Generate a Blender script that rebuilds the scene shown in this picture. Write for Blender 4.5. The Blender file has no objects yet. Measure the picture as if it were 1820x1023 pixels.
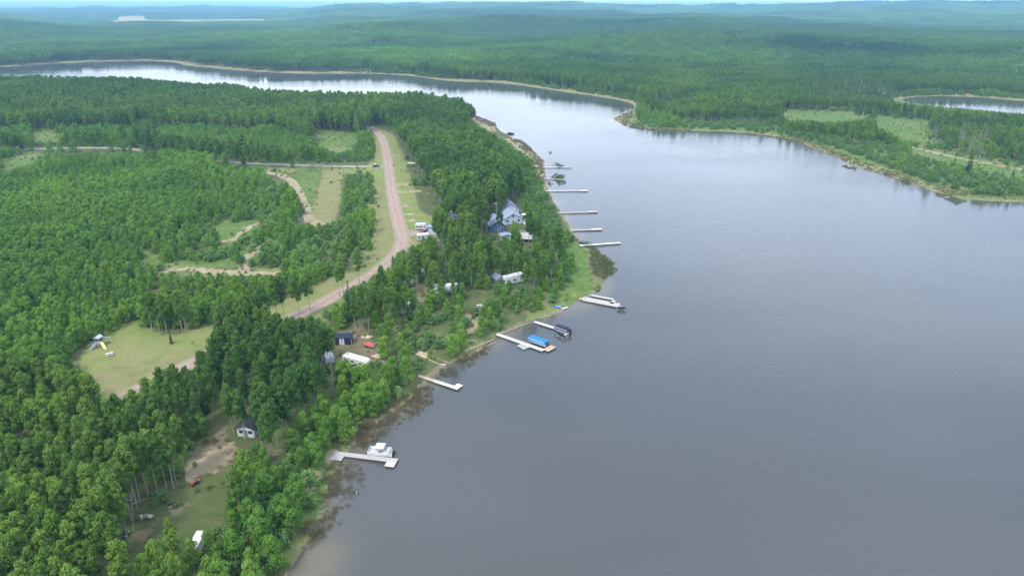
import bpy, math, random
import numpy as np
from mathutils import Vector, Matrix
C = bpy.context.scene
COL = C.collection
R = math.radians

# ------------------------------------------------------------------ camera
PITCH = 22.5; FPX = 1213.3; CAMH = 100.0
cam = bpy.data.cameras.new('camera'); cam.sensor_width = 36; cam.lens = 24.0
cam.clip_start = 1.0; cam.clip_end = 120000
camo = bpy.data.objects.new('camera', cam); COL.objects.link(camo)
camo.location = (0, 0, CAMH); camo.rotation_euler = (R(90 - PITCH), 0, 0)
C.camera = camo
# ------------------------------------------------------------------ world, sun, exposure
SUN_EL, SUN_AZ = 52.0, 215.0      # azimuth clockwise from +Y
w = bpy.data.worlds.new('World'); C.world = w; w.use_nodes = True
wt = w.node_tree; wt.nodes.clear()
wo = wt.nodes.new('ShaderNodeOutputWorld'); bg = wt.nodes.new('ShaderNodeBackground')
sky = wt.nodes.new('ShaderNodeTexSky'); sky.sky_type = 'NISHITA'; sky.sun_disc = False
sky.sun_elevation = R(SUN_EL); sky.sun_rotation = R(SUN_AZ); sky.air_density = 1.0; sky.dust_density = 1.5
tc = wt.nodes.new('ShaderNodeTexCoord'); mp = wt.nodes.new('ShaderNodeMapping'); mp.inputs['Scale'].default_value = (1.0, 1.0, 3.2)
nz = wt.nodes.new('ShaderNodeTexNoise'); nz.inputs['Scale'].default_value = 2.3; nz.inputs['Detail'].default_value = 7; nz.inputs['Roughness'].default_value = 0.55
cr = wt.nodes.new('ShaderNodeValToRGB'); cr.color_ramp.elements[0].position = 0.36; cr.color_ramp.elements[1].position = 0.62
cr.color_ramp.elements[0].color = (.62, .62, .62, 1); cr.color_ramp.elements[1].color = (1, 1, 1, 1)
cc = wt.nodes.new('ShaderNodeMixRGB'); cc.inputs[0].default_value = 0.5
nz2 = wt.nodes.new('ShaderNodeTexNoise'); nz2.inputs['Scale'].default_value = 1.4; nz2.inputs['Detail'].default_value = 5
cr2 = wt.nodes.new('ShaderNodeValToRGB'); cr2.color_ramp.elements[0].position = .35; cr2.color_ramp.elements[1].position = .65
cr2.color_ramp.elements[0].color = (12.5, 13.6, 15.8, 1); cr2.color_ramp.elements[1].color = (17.5, 17.8, 18.2, 1)
mx = wt.nodes.new('ShaderNodeMixRGB')
L = wt.links.new
L(tc.outputs['Generated'], mp.inputs['Vector']); L(mp.outputs[0], nz.inputs['Vector']); L(mp.outputs[0], nz2.inputs['Vector'])
L(nz.outputs['Fac'], cr.inputs[0]); L(nz2.outputs['Fac'], cr2.inputs[0])
L(cr.outputs[0], mx.inputs[0]); L(sky.outputs[0], mx.inputs[1]); L(cr2.outputs[0], mx.inputs[2])
sp = wt.nodes.new('ShaderNodeSeparateXYZ'); L(tc.outputs['Generated'], sp.inputs[0])     # cloud sheet: white low down, bluer grey overhead
hr = wt.nodes.new('ShaderNodeValToRGB'); L(sp.outputs[2], hr.inputs[0]); hr.color_ramp.elements[0].position = 0.0; hr.color_ramp.elements[0].color = (1.0, 1.0, 1.0, 1)
hr.color_ramp.elements[1].position = .75; hr.color_ramp.elements[1].color = (1.0, 1.02, 1.10, 1); e = hr.color_ramp.elements.new(.20); e.color = (.90, .99, 1.17, 1); e = hr.color_ramp.elements.new(.42); e.color = (.84, .955, 1.18, 1)
tn = wt.nodes.new('ShaderNodeMixRGB'); tn.blend_type = 'MULTIPLY'; tn.inputs[0].default_value = 1; L(mx.outputs[0], tn.inputs[1]); L(hr.outputs[0], tn.inputs[2])
lo = wt.nodes.new('ShaderNodeMapRange'); lo.inputs[1].default_value = .10; lo.inputs[2].default_value = .0; L(sp.outputs[2], lo.inputs[0])
ho = wt.nodes.new('ShaderNodeMixRGB'); ho.inputs[2].default_value = (14.5, 15.6, 16.4, 1); L(lo.outputs[0], ho.inputs[0]); L(tn.outputs[0], ho.inputs[1])
L(ho.outputs[0], bg.inputs['Color']); bg.inputs['Strength'].default_value = 0.105
L(bg.outputs[0], wo.inputs[0])
sl = bpy.data.lights.new('sun', 'SUN'); sl.energy = 2.5; sl.angle = R(10); sl.color = (1, .955, .87)
so = bpy.data.objects.new('sun', sl); COL.objects.link(so)
so.rotation_euler = (R(90 - SUN_EL), 0, R(180 - SUN_AZ)) ; so.location = (0, 0, 300)
C.view_settings.view_transform = 'Standard'; C.view_settings.look = 'None'
C.view_settings.exposure = 0.42; C.view_settings.gamma = 1.0; C.view_settings.use_curve_mapping = False
C.render.engine = 'CYCLES'
cy = C.cycles
cy.max_bounces = 6; cy.diffuse_bounces = 3; cy.glossy_bounces = 2; cy.transmission_bounces = 3
cy.transparent_max_bounces = 4; cy.volume_bounces = 0
cy.caustics_reflective = False; cy.caustics_refractive = False
cy.use_denoising = True

# ------------------------------------------------------------------ geometry helpers of the place
SP, CP = math.sin(R(PITCH)), math.cos(R(PITCH))
def ray(px, py):
    x = (px - 910) / FPX; v = (py - 511.5) / FPX
    return x, CP - v * SP, -(SP + v * CP)
def W0(px, py, z=0.0):
    dx, dy, dz = ray(px, py); t = (z - CAMH) / dz
    return dx * t, dy * t
def proj(X, Y, Z):
    zc = Z - CAMH
    d = Y * CP - zc * SP; u = Y * SP + zc * CP
    d = np.maximum(d, 1e-3) if isinstance(d, np.ndarray) else max(d, 1e-3)
    return 910 + FPX * X / d, 511.5 - FPX * u / d, d
def inside(poly, x, y):
    r = np.zeros(x.shape, bool); n = len(poly)
    for i in range(n):
        x0, y0 = poly[i]; x1, y1 = poly[(i + 1) % n]
        if y0 == y1: continue
        c = ((y0 > y) != (y1 > y)) & (x < (x1 - x0) * (y - y0) / (y1 - y0) + x0)
        r ^= c
    return r
def dist_poly(poly, x, y, closed=True):
    d = np.full(x.shape, 1e9); n = len(poly)
    for i in range(n if closed else n - 1):
        x0, y0 = poly[i]; x1, y1 = poly[(i + 1) % n]
        ax, ay = x1 - x0, y1 - y0; L2 = ax * ax + ay * ay + 1e-9
        t = np.clip(((x - x0) * ax + (y - y0) * ay) / L2, 0, 1)
        d = np.minimum(d, (x - x0 - t * ax) ** 2 + (y - y0 - t * ay) ** 2)
    return np.sqrt(d)
_lat = {}
def vnoise(x, y, s, seed):
    if seed not in _lat: _lat[seed] = np.random.default_rng(seed).random((256, 256))
    T = _lat[seed]; x = x / s; y = y / s
    xi = np.floor(x).astype(int); yi = np.floor(y).astype(int); fx = x - xi; fy = y - yi
    fx = fx * fx * (3 - 2 * fx); fy = fy * fy * (3 - 2 * fy)
    a = T[xi & 255, yi & 255]; b = T[(xi + 1) & 255, yi & 255]; c = T[xi & 255, (yi + 1) & 255]; d = T[(xi + 1) & 255, (yi + 1) & 255]
    return (a * (1 - fx) + b * fx) * (1 - fy) + (c * (1 - fx) + d * fx) * fy
def fbm(x, y, s, seed, o=3):
    r = 0; a = 1; t = 0
    for k in range(o): r = r + a * vnoise(x, y, s / 2 ** k, seed + k); t += a; a *= .5
    return r / t
def sstep(a, b, x):
    t = np.clip((x - a) / (b - a), 0, 1); return t * t * (3 - 2 * t)
def smooth_closed(pts, k=2):
    for _ in range(k):
        o = []
        for i in range(len(pts)):
            a, b = pts[i], pts[(i + 1) % len(pts)]
            o.append((a[0] * .75 + b[0] * .25, a[1] * .75 + b[1] * .25)); o.append((a[0] * .25 + b[0] * .75, a[1] * .25 + b[1] * .75))
        pts = o
    return pts
LAKE_PX = [(430, 1300), (490, 1100), (520, 1015), (548, 968), (572, 915), (583, 870), (596, 828), (620, 798), (652, 768), (692, 738), (728, 708),
    (752, 685), (768, 664), (786, 650), (812, 642), (842, 630), (868, 610), (890, 592), (948, 569), (990, 556), (1020, 541), (1040, 527), (1068, 512),
    (1078, 490), (1074, 466), (1052, 448), (1030, 430), (1008, 400), (990, 368), (974, 338), (967, 312), (966, 290), (950, 268), (920, 250),
    (886, 231), (878, 222), (850, 208), (826, 200), (790, 194), (740, 191), (640, 190), (560, 184), (480, 178), (400, 172), (300, 165), (150, 160),
    (0, 158), (-300, 156), (-700, 152), (-700, 124), (-300, 124), (0, 120), (90, 113), (180, 109), (270, 108), (318, 112), (324, 116), (380, 121),
    (430, 126), (520, 131), (600, 131), (680, 131), (740, 136), (800, 145), (870, 146), (920, 151), (1000, 163), (1080, 174), (1128, 184), (1126, 196),
    (1092, 208), (1090, 214), (1112, 223), (1150, 229), (1220, 233), (1300, 234), (1380, 242), (1430, 256), (1490, 280), (1520, 296), (1560, 306),
    (1620, 326), (1690, 350), (1740, 357), (1820, 360), (1920, 362), (2200, 378), (2700, 450), (3300, 800), (3300, 1300)]
LAKE = smooth_closed([W0(*p) for p in LAKE_PX], 1)
POND_PX = [(1596, 176), (1640, 171), (1700, 171), (1760, 174), (1820, 180), (1920, 188), (1990, 200), (1900, 206), (1820, 203), (1740, 197), (1680, 191), (1620, 184)]
POND = smooth_closed([W0(*p) for p in POND_PX], 1)
def sdist(X, Y):
    s = np.full(X.shape, 3000.0)
    m = (np.hypot(X, Y) < 4500)
    x, y = X[m], Y[m]
    d = dist_poly(LAKE, x, y); d = np.where(inside(LAKE, x, y), -d, d)
    near = (np.hypot(x, y) < 1500) & (x > 200)
    e = np.full(x.shape, 1e9)
    e2 = dist_poly(POND, x[near], y[near]); e2 = np.where(inside(POND, x[near], y[near]), -e2, e2)
    e[near] = e2
    s[m] = np.minimum(d, e); return s
def H(X, Y, s=None):
    if s is None: s = sdist(X, Y)
    D = np.hypot(X, Y); az = np.degrees(np.arctan2(X, Y))
    sw = s + (vnoise(X, Y, 7, 41) - .5) * 2.2 * (D < 1500)
    h = np.where(sw > 0, 1.9 * (1 - np.exp(-np.maximum(sw, 0) / 9)) + .05, np.maximum(-2.5, sw * .22))
    k = sstep(50, 600, s) * sstep(480, 1000, D)
    k = k * (1 - .88 * sstep(-36, -30, az) * (1 - sstep(-16.5, -12, az)) * sstep(1700, 2400, D) * (1 - sstep(7000, 8200, D)))
    h = h + k * (fbm(X, Y, 420, 3) * 20 + sstep(900, 1600, D) * (fbm(X, Y, 520, 13) - .42) * 64 + sstep(1000, 3000, D) * (fbm(X, Y, 1300, 9) - .35) * 62)
    hx, hy = W0(150, 176); h = h + sstep(0, 60, s) * 5 * np.exp(-(((X - hx) / 150) ** 2 + ((Y - hy) / 120) ** 2))
    azk = sstep(-21, -13, az)
    ridge = np.exp(-((D - 6500) / 1600) ** 2) * (4 + 44 * azk)
    h = h + ridge + sstep(9000, 16000, D) * (fbm(X, Y, 3600, 21) * 34) + sstep(17000, 28000, D) * 40
    h = h + (fbm(X, Y, 30, 55) - .5) * .6 * sstep(10, 60, s)
    return h
def P(px, py):
    z = 1.5
    for _ in range(8):
        x, y = W0(px, py, z); z = float(H(np.array([x]), np.array([y]))[0]); z = max(z, 0.0)
    return Vector((x, y, z))
def hz(x, y): return float(H(np.array([float(x)]), np.array([float(y)]))[0])

# ------------------------------------------------------------------ materials
def mat(name, base=(.5, .5, .5), rough=.8, var=0.0, scale=3.0, metal=0.0, base2=None, bump=0.0):
    m = bpy.data.materials.new(name); m.use_nodes = True; t = m.node_tree; b = t.nodes['Principled BSDF']
    b.inputs['Roughness'].default_value = rough; b.inputs['Metallic'].default_value = metal
    if rough > .5: b.inputs['Specular IOR Level'].default_value = .25
    b2 = base2 or tuple(c * (1 - var) for c in base)
    g = t.nodes.new('ShaderNodeTexCoord'); n = t.nodes.new('ShaderNodeTexNoise'); n.inputs['Scale'].default_value = scale; n.inputs['Detail'].default_value = 6
    r = t.nodes.new('ShaderNodeValToRGB'); r.color_ramp.elements[0].position = .35; r.color_ramp.elements[1].position = .65
    r.color_ramp.elements[0].color = (*b2, 1); r.color_ramp.elements[1].color = (*base, 1)
    t.links.new(g.outputs['Object'], n.inputs['Vector']); t.links.new(n.outputs['Fac'], r.inputs[0]); t.links.new(r.outputs[0], b.inputs['Base Color'])
    if bump:
        bp = t.nodes.new('ShaderNodeBump'); bp.inputs['Strength'].default_value = bump; bp.inputs['Distance'].default_value = .05
        t.links.new(n.outputs['Fac'], bp.inputs['Height']); t.links.new(bp.outputs[0], b.inputs['Normal'])
    return m
def leafmat(name, c1, c2, c3, trans=.27, big=90.0, rnd=.5):
    """leaf colour: c1..c2 by clump attribute + per-tree random, c3 = stands of darker species, varying over the land"""
    m = bpy.data.materials.new(name); m.use_nodes = True; t = m.node_tree; t.nodes.clear(); N = t.nodes.new; K = t.links.new
    out = N('ShaderNodeOutputMaterial'); df = N('ShaderNodeBsdfDiffuse'); tr = N('ShaderNodeBsdfTranslucent'); ms = N('ShaderNodeMixShader'); ms.inputs[0].default_value = trans
    at = N('ShaderNodeAttribute'); at.attribute_name = 'tint'; oi = N('ShaderNodeObjectInfo'); ge = N('ShaderNodeNewGeometry')
    n1 = N('ShaderNodeTexNoise'); n1.inputs['Scale'].default_value = 1 / big; n1.inputs['Detail'].default_value = 4
    n2 = N('ShaderNodeTexNoise'); n2.inputs['Scale'].default_value = 1 / (big * 6); n2.inputs['Detail'].default_value = 3
    for n in (n1, n2): K(ge.outputs['Position'], n.inputs['Vector'])
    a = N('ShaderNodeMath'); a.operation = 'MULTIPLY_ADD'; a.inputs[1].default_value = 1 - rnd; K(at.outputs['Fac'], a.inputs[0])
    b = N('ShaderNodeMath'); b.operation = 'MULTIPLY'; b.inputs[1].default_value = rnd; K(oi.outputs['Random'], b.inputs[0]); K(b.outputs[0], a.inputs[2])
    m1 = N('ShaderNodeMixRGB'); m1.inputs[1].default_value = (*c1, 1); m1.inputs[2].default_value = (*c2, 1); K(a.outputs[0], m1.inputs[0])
    r = N('ShaderNodeMapRange'); r.inputs[1].default_value = .44; r.inputs[2].default_value = .66; K(n1.outputs['Fac'], r.inputs[0])
    r2 = N('ShaderNodeMapRange'); r2.inputs[1].default_value = .42; r2.inputs[2].default_value = .62; K(n2.outputs['Fac'], r2.inputs[0])
    mm = N('ShaderNodeMath'); mm.operation = 'MAXIMUM'; K(r.outputs[0], mm.inputs[0]); K(r2.outputs[0], mm.inputs[1])
    m2 = N('ShaderNodeMath'); m2.operation = 'MULTIPLY'; m2.inputs[1].default_value = .86 if big > 300 else .7; K(mm.outputs[0], m2.inputs[0])
    m3 = N('ShaderNodeMixRGB'); m3.inputs[2].default_value = (*c3, 1); K(m2.outputs[0], m3.inputs[0]); K(m1.outputs[0], m3.inputs[1])
    K(m3.outputs[0], df.inputs[0]); K(m3.outputs[0], tr.inputs[0]); K(df.outputs[0], ms.inputs[1]); K(tr.outputs[0], ms.inputs[2]); K(ms.outputs[0], out.inputs[0])
    return m
M = {
 'leaf': leafmat('aspen_leaf', (.046, .118, .018), (.205, .325, .052), (.036, .102, .028), big=60),
 'leaf_young': leafmat('young_leaf', (.082, .195, .026), (.23, .385, .056), (.060, .158, .032), big=45),
 'leaf_far': leafmat('far_leaf', (.060, .160, .032), (.185, .335, .062), (.016, .056, .036), big=420),
 'leaf_shrub': leafmat('willow_leaf', (.095, .20, .050), (.21, .33, .095), (.085, .18, .06), big=30),
 'leaf_brush': leafmat('brush_leaf', (.12, .22, .05), (.24, .34, .09), (.14, .20, .06), big=20),
 'needle': leafmat('spruce_needle', (.014, .04, .018), (.03, .07, .028), (.014, .036, .02), trans=.05),
 'reed': leafmat('reed_blade', (.13, .105, .062), (.27, .21, .135), (.10, .115, .05), trans=.15, big=18),
 'reedg': leafmat('green_reed', (.06, .10, .03), (.16, .22, .07), (.08, .11, .04), trans=.15, big=12),
 'bark': mat('aspen_bark', (.40, .385, .33), .9, scale=2.0, base2=(.17, .155, .125)),
 'darkbark': mat('spruce_bark', (.13, .10, .075), .95, .4),
 'greybark': mat('dead_bark', (.34, .32, .29), .95, .4, 2.0),
}

# ------------------------------------------------------------------ mesh builder and scene bookkeeping
class MB:
    def __init__(s): s.v = []; s.f = []
    def add(s, vs, fs):
        n = len(s.v); s.v += [tuple(v) for v in vs]; s.f += [tuple(n + i for i in f) for f in fs]; return s
    def box(s, x0, x1, y0, y1, z0, z1, M4=None):
        vs = [Vector(p) for p in ((x0, y0, z0), (x1, y0, z0), (x1, y1, z0), (x0, y1, z0), (x0, y0, z1), (x1, y0, z1), (x1, y1, z1), (x0, y1, z1))]
        if M4: vs = [M4 @ v for v in vs]
        return s.add(vs, [(0, 3, 2, 1), (4, 5, 6, 7), (0, 1, 5, 4), (1, 2, 6, 5), (2, 3, 7, 6), (3, 0, 4, 7)])
    def prism(s, prof, y0, y1, axis='y'):
        """profile (a,z) extruded along y (or x)"""
        n = len(prof)
        if axis == 'y': a = [(p[0], y0, p[1]) for p in prof]; b = [(p[0], y1, p[1]) for p in prof]
        else: a = [(y0, p[0], p[1]) for p in prof]; b = [(y1, p[0], p[1]) for p in prof]
        return s.add(a + b, [tuple(range(n))[::-1], tuple(range(n, 2 * n))] + [(i, (i + 1) % n, n + (i + 1) % n, n + i) for i in range(n)])
    def tube(s, pts, rad, n=6, cap=True):
        pts = [Vector(p) for p in pts]; rr = rad if isinstance(rad, (list, tuple)) else [rad] * len(pts)
        vs = []; 
        for i, p in enumerate(pts):
            d = (pts[min(i + 1, len(pts) - 1)] - pts[max(i - 1, 0)]).normalized()
            u = d.orthogonal().normalized() if i == 0 else (u - d * u.dot(d)).normalized()
            w_ = d.cross(u)
            for k in range(n):
                a = 2 * math.pi * k / n; vs.append(p + (u * math.cos(a) + w_ * math.sin(a)) * rr[i])
        fs = [(i * n + k, i * n + (k + 1) % n, (i + 1) * n + (k + 1) % n, (i + 1) * n + k) for i in range(len(pts) - 1) for k in range(n)]
        if cap: fs += [tuple(range(n))[::-1], tuple(range((len(pts) - 1) * n, len(pts) * n))]
        return s.add(vs, fs)
    def mesh(s, name, m):
        me = bpy.data.meshes.new(name); me.from_pydata(s.v, [], s.f); me.materials.append(m); me.validate(); me.update(); return me
    def obj(s, name, m, parent=None, loc=None, rz=0, bevel=0, smooth=False):
        me = s.mesh(name, m)
        if smooth: me.polygons.foreach_set('use_smooth', [True] * len(me.polygons))
        o = bpy.data.objects.new(name, me); COL.objects.link(o)
        if parent: o.parent = parent
        if loc is not None: o.location = loc
        o.rotation_euler.z = rz
        if bevel:
            b = o.modifiers.new('bevel', 'BEVEL'); b.width = bevel; b.segments = 2; b.limit_method = 'ANGLE'
        return o
def tag(o, label, cat, group=None):
    o['label'] = label; o['category'] = cat
    if group: o['group'] = group
    return o
def thing(name, label, cat, loc, rz=0, group=None):
    o = bpy.data.objects.new(name, None); COL.objects.link(o); o.empty_display_size = .5
    o.location = loc; o.rotation_euler.z = rz; return tag(o, label, cat, group)
def np_mesh(name, V, F, mats):
    """V n x 3, F m x k (all same size)"""
    me = bpy.data.meshes.new(name); n, k = F.shape
    me.vertices.add(len(V)); me.vertices.foreach_set('co', V.astype(np.float32).ravel())
    me.loops.add(n * k); me.loops.foreach_set('vertex_index', F.astype(np.int32).ravel())
    me.polygons.add(n); me.polygons.foreach_set('loop_start', np.arange(0, n * k, k, dtype=np.int32)); me.polygons.foreach_set('loop_total', np.full(n, k, np.int32))
    for m in mats: me.materials.append(m)
    me.update(calc_edges=True); return me

# ------------------------------------------------------------------ ground zones (outlines on the ground)
ROAD_PX = [(640, 224), (655, 226), (668, 232), (679, 246), (686, 268), (690, 292), (695, 330), (703, 372), (711, 405), (715, 425), (706, 448), (680, 474), (640, 500), (598, 524), (550, 550), (450, 595), (350, 640), (250, 690), (120, 760), (-60, 850)]
SIDE_PX = [(-200, 268), (0, 264), (60, 265), (150, 263), (230, 265), (300, 274), (380, 285), (450, 291), (560, 295), (640, 296), (690, 295)]
Z_MOWN = [
 [(652, 300), (690, 235), (702, 240), (714, 270), (724, 300), (735, 335), (748, 375), (778, 388), (800, 405), (745, 470), (680, 520), (560, 585), (420, 660), (330, 720), (150, 800), (60, 780), (140, 690), (150, 625), (175, 590), (230, 568), (300, 600), (380, 575), (480, 545), (545, 510), (620, 480), (650, 450), (664, 410), (666, 350)],
 [(470, 298), (666, 298), (668, 235), (640, 225), (655, 222), (690, 235), (690, 310), (470, 306)],
]
Z_TANGRASS = [[(574, 300), (610, 300), (607, 340), (600, 385), (592, 400), (545, 400), (540, 392), (560, 360), (568, 330)],
 [(270, 468), (330, 474), (430, 480), (520, 470), (545, 478), (480, 492), (410, 492), (290, 484)], [(640, 330), (690, 320), (712, 400), (700, 445), (640, 490), (520, 545), (480, 540), (600, 490), (650, 455), (668, 410)],
 [(150, 680), (210, 640), (330, 620), (390, 600), (380, 680), (200, 720)]]
Z_BRIGHT = [[(1130, 190), (1200, 214), (1400, 228), (1560, 240), (1660, 262), (1840, 300), (1840, 358), (1740, 354), (1600, 306), (1500, 276), (1400, 240), (1120, 226)], [(528, 300), (574, 300), (566, 335), (555, 372), (545, 375), (532, 350), (520, 320)],
 [(548, 228), (600, 232), (642, 238), (640, 256), (612, 272), (580, 290), (556, 256)], [(50, 226), (112, 226), (112, 256), (55, 256)],
 [(0, 270), (70, 268), (80, 285), (0, 305)], [(385, 388), (460, 388), (470, 440), (450, 470), (370, 478), (250, 470), (240, 450), (370, 440)],
 [(1010, 425), (1060, 440), (1075, 500), (1040, 530), (985, 562), (940, 575), (935, 545), (990, 490), (1010, 460)],
 [(1380, 195), (1480, 190), (1570, 195), (1660, 215), (1664, 262), (1590, 250), (1540, 222), (1440, 222), (1380, 218)],
 [(1640, 250), (1720, 272), (1830, 290), (1830, 360), (1740, 356), (1690, 345), (1600, 300)], [(560, 870), (600, 812), (640, 780), (720, 700), (750, 690), (740, 720), (600, 850), (575, 900), (530, 1000), (500, 1023), (520, 940)],
 [(420, 760), (650, 640), (700, 640), (560, 780)]]
Z_DIRT = [[(1045, 445), (1068, 460), (1078, 480), (1075, 500), (1050, 492), (1046, 470)], [(330, 825), (372, 770), (385, 750), (395, 752), (405, 790), (422, 800), (400, 830), (350, 855)], [(240, 960), (245, 940), (275, 925), (285, 940), (270, 965)], [(285, 900), (330, 880), (335, 890), (300, 912)],
 [(585, 640), (590, 590), (640, 580), (668, 610), (685, 630), (665, 650)], [(735, 500), (770, 500), (760, 530), (745, 560), (725, 570), (735, 530)], [(790, 556), (850, 552), (840, 572), (800, 585)], [(820, 505), (870, 508), (870, 516), (825, 514)],
 [(690, 490), (740, 470), (745, 500), (700, 520)], [(540, 840), (580, 805), (590, 812), (560, 860), (545, 870)]]
Z_TAN = [[(330, 830), (370, 800), (415, 785), (420, 800), (385, 840), (340, 858)], [(742, 627), (752, 624), (770, 632), (764, 638)],
 [(800, 190), (850, 205), (885, 226), (878, 236), (840, 215), (800, 200)],
 [(900, 244), (930, 252), (955, 270), (970, 300), (975, 345), (960, 340), (950, 300), (935, 275), (900, 252)],
 [(655, 643), (680, 635), (690, 642), (670, 652)], [(720, 427), (735, 430), (745, 440), (720, 445)], [(826, 560), (855, 555), (850, 590), (790, 590)]]
TRACKS = [([(470, 306), (498, 310), (518, 322), (530, 342), (543, 372), (552, 392), (575, 402)], 4.0), ([(470, 436), (448, 450), (432, 462), (434, 484)], 2.6),
 ([(385, 430), (420, 425), (440, 405), (462, 395)], 2.2), ([(262, 482), (340, 478), (430, 486), (500, 486)], 2.6), ([(1540, 236), (1620, 262), (1700, 280), (1830, 305)], 2.5),
 ([(715, 416), (735, 414), (756, 413)], 7), ([(704, 328), (724, 327)], 1.8), ([(704, 340), (742, 340)], 2.8), ([(708, 364), (722, 364)], 2.2), ([(712, 381), (730, 381)], 2.0), ([(715, 391), (732, 391)], 2.0),
 ([(545, 870), (560, 840), (590, 805)], 2.0), ([(690, 232), (708, 236)], 2.2)]
def zone(polys, px, py):
    r = np.zeros(px.shape, bool)
    for p in polys: r |= inside(p, px, py)
    return r

# ------------------------------------------------------------------ ground sheet
def build_ground():
    th = np.concatenate([np.arange(-180, -46, 4.0), np.arange(-46, 46.01, .15), np.arange(50, 180, 4.0)])
    rr = 12 * 1.009 ** np.arange(0, 905)
    rr = rr[rr < 42000]
    A, B = np.meshgrid(np.radians(th), rr)           # rows: radius
    X = (B * np.sin(A)).ravel(); Y = (B * np.cos(A)).ravel()
    s = sdist(X, Y); Z = H(X, Y, s)
    nr, nt = len(rr), len(th)
    i = np.arange(nr - 1)[:, None] * nt; j = np.arange(nt)[None, :]; j2 = (j + 1) % nt
    F = np.stack([i + j, i + j2, i + nt + j2, i + nt + j], -1).reshape(-1, 4)
    F = F[:, ::-1]
    V = np.stack([X, Y, Z], 1)
    V = np.concatenate([V, [[0, 0, Z[:nt].mean()]]]); c = len(V) - 1
    me = np_mesh('ground', V, F, [])
    px, py, d = proj(X, Y, Z); ok = (Y > 20)
    wob = (vnoise(X, Y, 9, 71) - .5)
    pxw = px + wob * 3.0 * 900 / np.maximum(d, 50); pyw = py + (vnoise(X, Y, 8, 72) - .5) * 1.5 * 900 / np.maximum(d, 50)
    def col(*ch):
        a = np.zeros((len(V), 4), np.float32)
        for k, q in enumerate(ch): a[:-1, k] = q
        return a
    q = lambda z: (zone(z, pxw, pyw) & ok).astype(float)
    def soft(a, k=3):
        g = a.reshape(nr, nt).astype(float)
        for _ in range(k): g = (g + np.roll(g, 1, 1) + np.roll(g, -1, 1)) / 3; g[1:-1] = (g[:-2] + g[1:-1] + g[2:]) / 3
        return g.ravel()
    q0 = q; q = lambda z: soft(q0(z))
    tan = q(Z_TAN)
    for pts, wd in TRACKS:
        g = [tuple(P(*p)[:2]) for p in pts]; cx, cy_ = np.mean(g, 0); m = np.hypot(X - cx, Y - cy_) < 260
        dd = dist_poly(g, X[m], Y[m], False); tan[m] = np.maximum(tan[m], 1 - sstep(wd * .5, wd * .5 + 1.5, dd))
    D = np.hypot(X, Y)
    west = (D < 620) & (X < 110)
    shore = (1 - sstep(0.2, np.where(west, .8, 3.2) + 2.5 * vnoise(X, Y, 40, 77) + 2.5 * sstep(400, 900, D), s)) * (s > -3) * np.where(west, .45 + .4 * vnoise(X, Y, 25, 78), .45 + .55 * vnoise(X, Y, 33, 78)) * (D < 2500)
    marsh = (1 - sstep(6, 26, s)) * (s > 0) * ((X > 150) | (Y > 600)) * (D < 2500)
    field = (inside([(205, 30), (262, 29), (266, 36), (478, 34), (480, 42), (262, 44), (150, 46), (200, 38)], px, py) & (D > 1500)).astype(float)
    # far clearings: openings in the far woods
    a1 = col(q(Z_MOWN), q(Z_BRIGHT), np.clip(tan, 0, 1), q(Z_DIRT)); a2 = col(shore, marsh, sstep(-3, -.3, s), sstep(1500, 6000, D) * (1 - field))
    a3 = col(q(Z_TANGRASS), field, np.zeros_like(X), np.ones_like(X))
    for nm, a in (('za', a1), ('zb', a2), ('zc', a3)):
        at = me.attributes.new(nm, 'FLOAT_COLOR', 'POINT'); at.data.foreach_set('color', a.ravel())
    m = bpy.data.materials.new('ground'); m.use_nodes = True; t = m.node_tree; N = t.nodes.new; K = t.links.new; b = t.nodes['Principled BSDF']
    b.inputs['Roughness'].default_value = .95; b.inputs['Specular IOR Level'].default_value = .1
    ge = N('ShaderNodeNewGeometry')
    def noise(sc, det=5, ro=.6):
        n = N('ShaderNodeTexNoise'); n.inputs['Scale'].default_value = sc; n.inputs['Detail'].default_value = det; n.inputs['Roughness'].default_value = ro
        K(ge.outputs['Position'], n.inputs['Vector']); return n.outputs['Fac']
    n_f, n_m, n_l = noise(1.6), noise(.28, 8, .7), noise(.035, 6, .65)
    def mixc(fac, a, bb):
        x = N('ShaderNodeMixRGB')
        for k, v in ((0, fac), (1, a), (2, bb)):
            if isinstance(v, tuple): x.inputs[k].default_value = (*v, 1)
            elif isinstance(v, (int, float)): x.inputs[k].default_value = v
            else: K(v, x.inputs[k])
        return x.outputs[0]
    def rng(v, a, b_, lo=0, hi=1):
        r = N('ShaderNodeMapRange'); r.inputs[1].default_value = a; r.inputs[2].default_value = b_; r.inputs[3].default_value = lo; r.inputs[4].default_value = hi; K(v, r.inputs[0]); return r.outputs[0]
    def ch(nm):
        a = N('ShaderNodeAttribute'); a.attribute_name = nm; s_ = N('ShaderNodeSeparateColor'); K(a.outputs['Color'], s_.inputs[0]); return [s_.outputs[0], s_.outputs[1], s_.outputs[2], a.outputs['Alpha']]
    za, zb, zc = ch('za'), ch('zb'), ch('zc')
    def brk(v, amt=.5, nn=None):
        ad = N('ShaderNodeMath'); ad.operation = 'ADD'; K(v, ad.inputs[0]); K(rng(nn or n_m, .3, .7, -amt, amt), ad.inputs[1]); return rng(ad.outputs[0], .32, .68)
    base = mixc(rng(n_m, .35, .65), (.062, .082, .030), (.105, .100, .048))
    base = mixc(rng(n_f, .4, .65, 0, .6), base, (.062, .115, .026))
    mown = mixc(rng(n_m, .35, .65), (.125, .175, .042), (.185, .200, .070)); mown = mixc(rng(n_f, .5, .75, 0, .5), mown, (.10, .13, .035)); mown = mixc(rng(n_l, .48, .62, 0, .6), mown, (.20, .185, .085))
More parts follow.
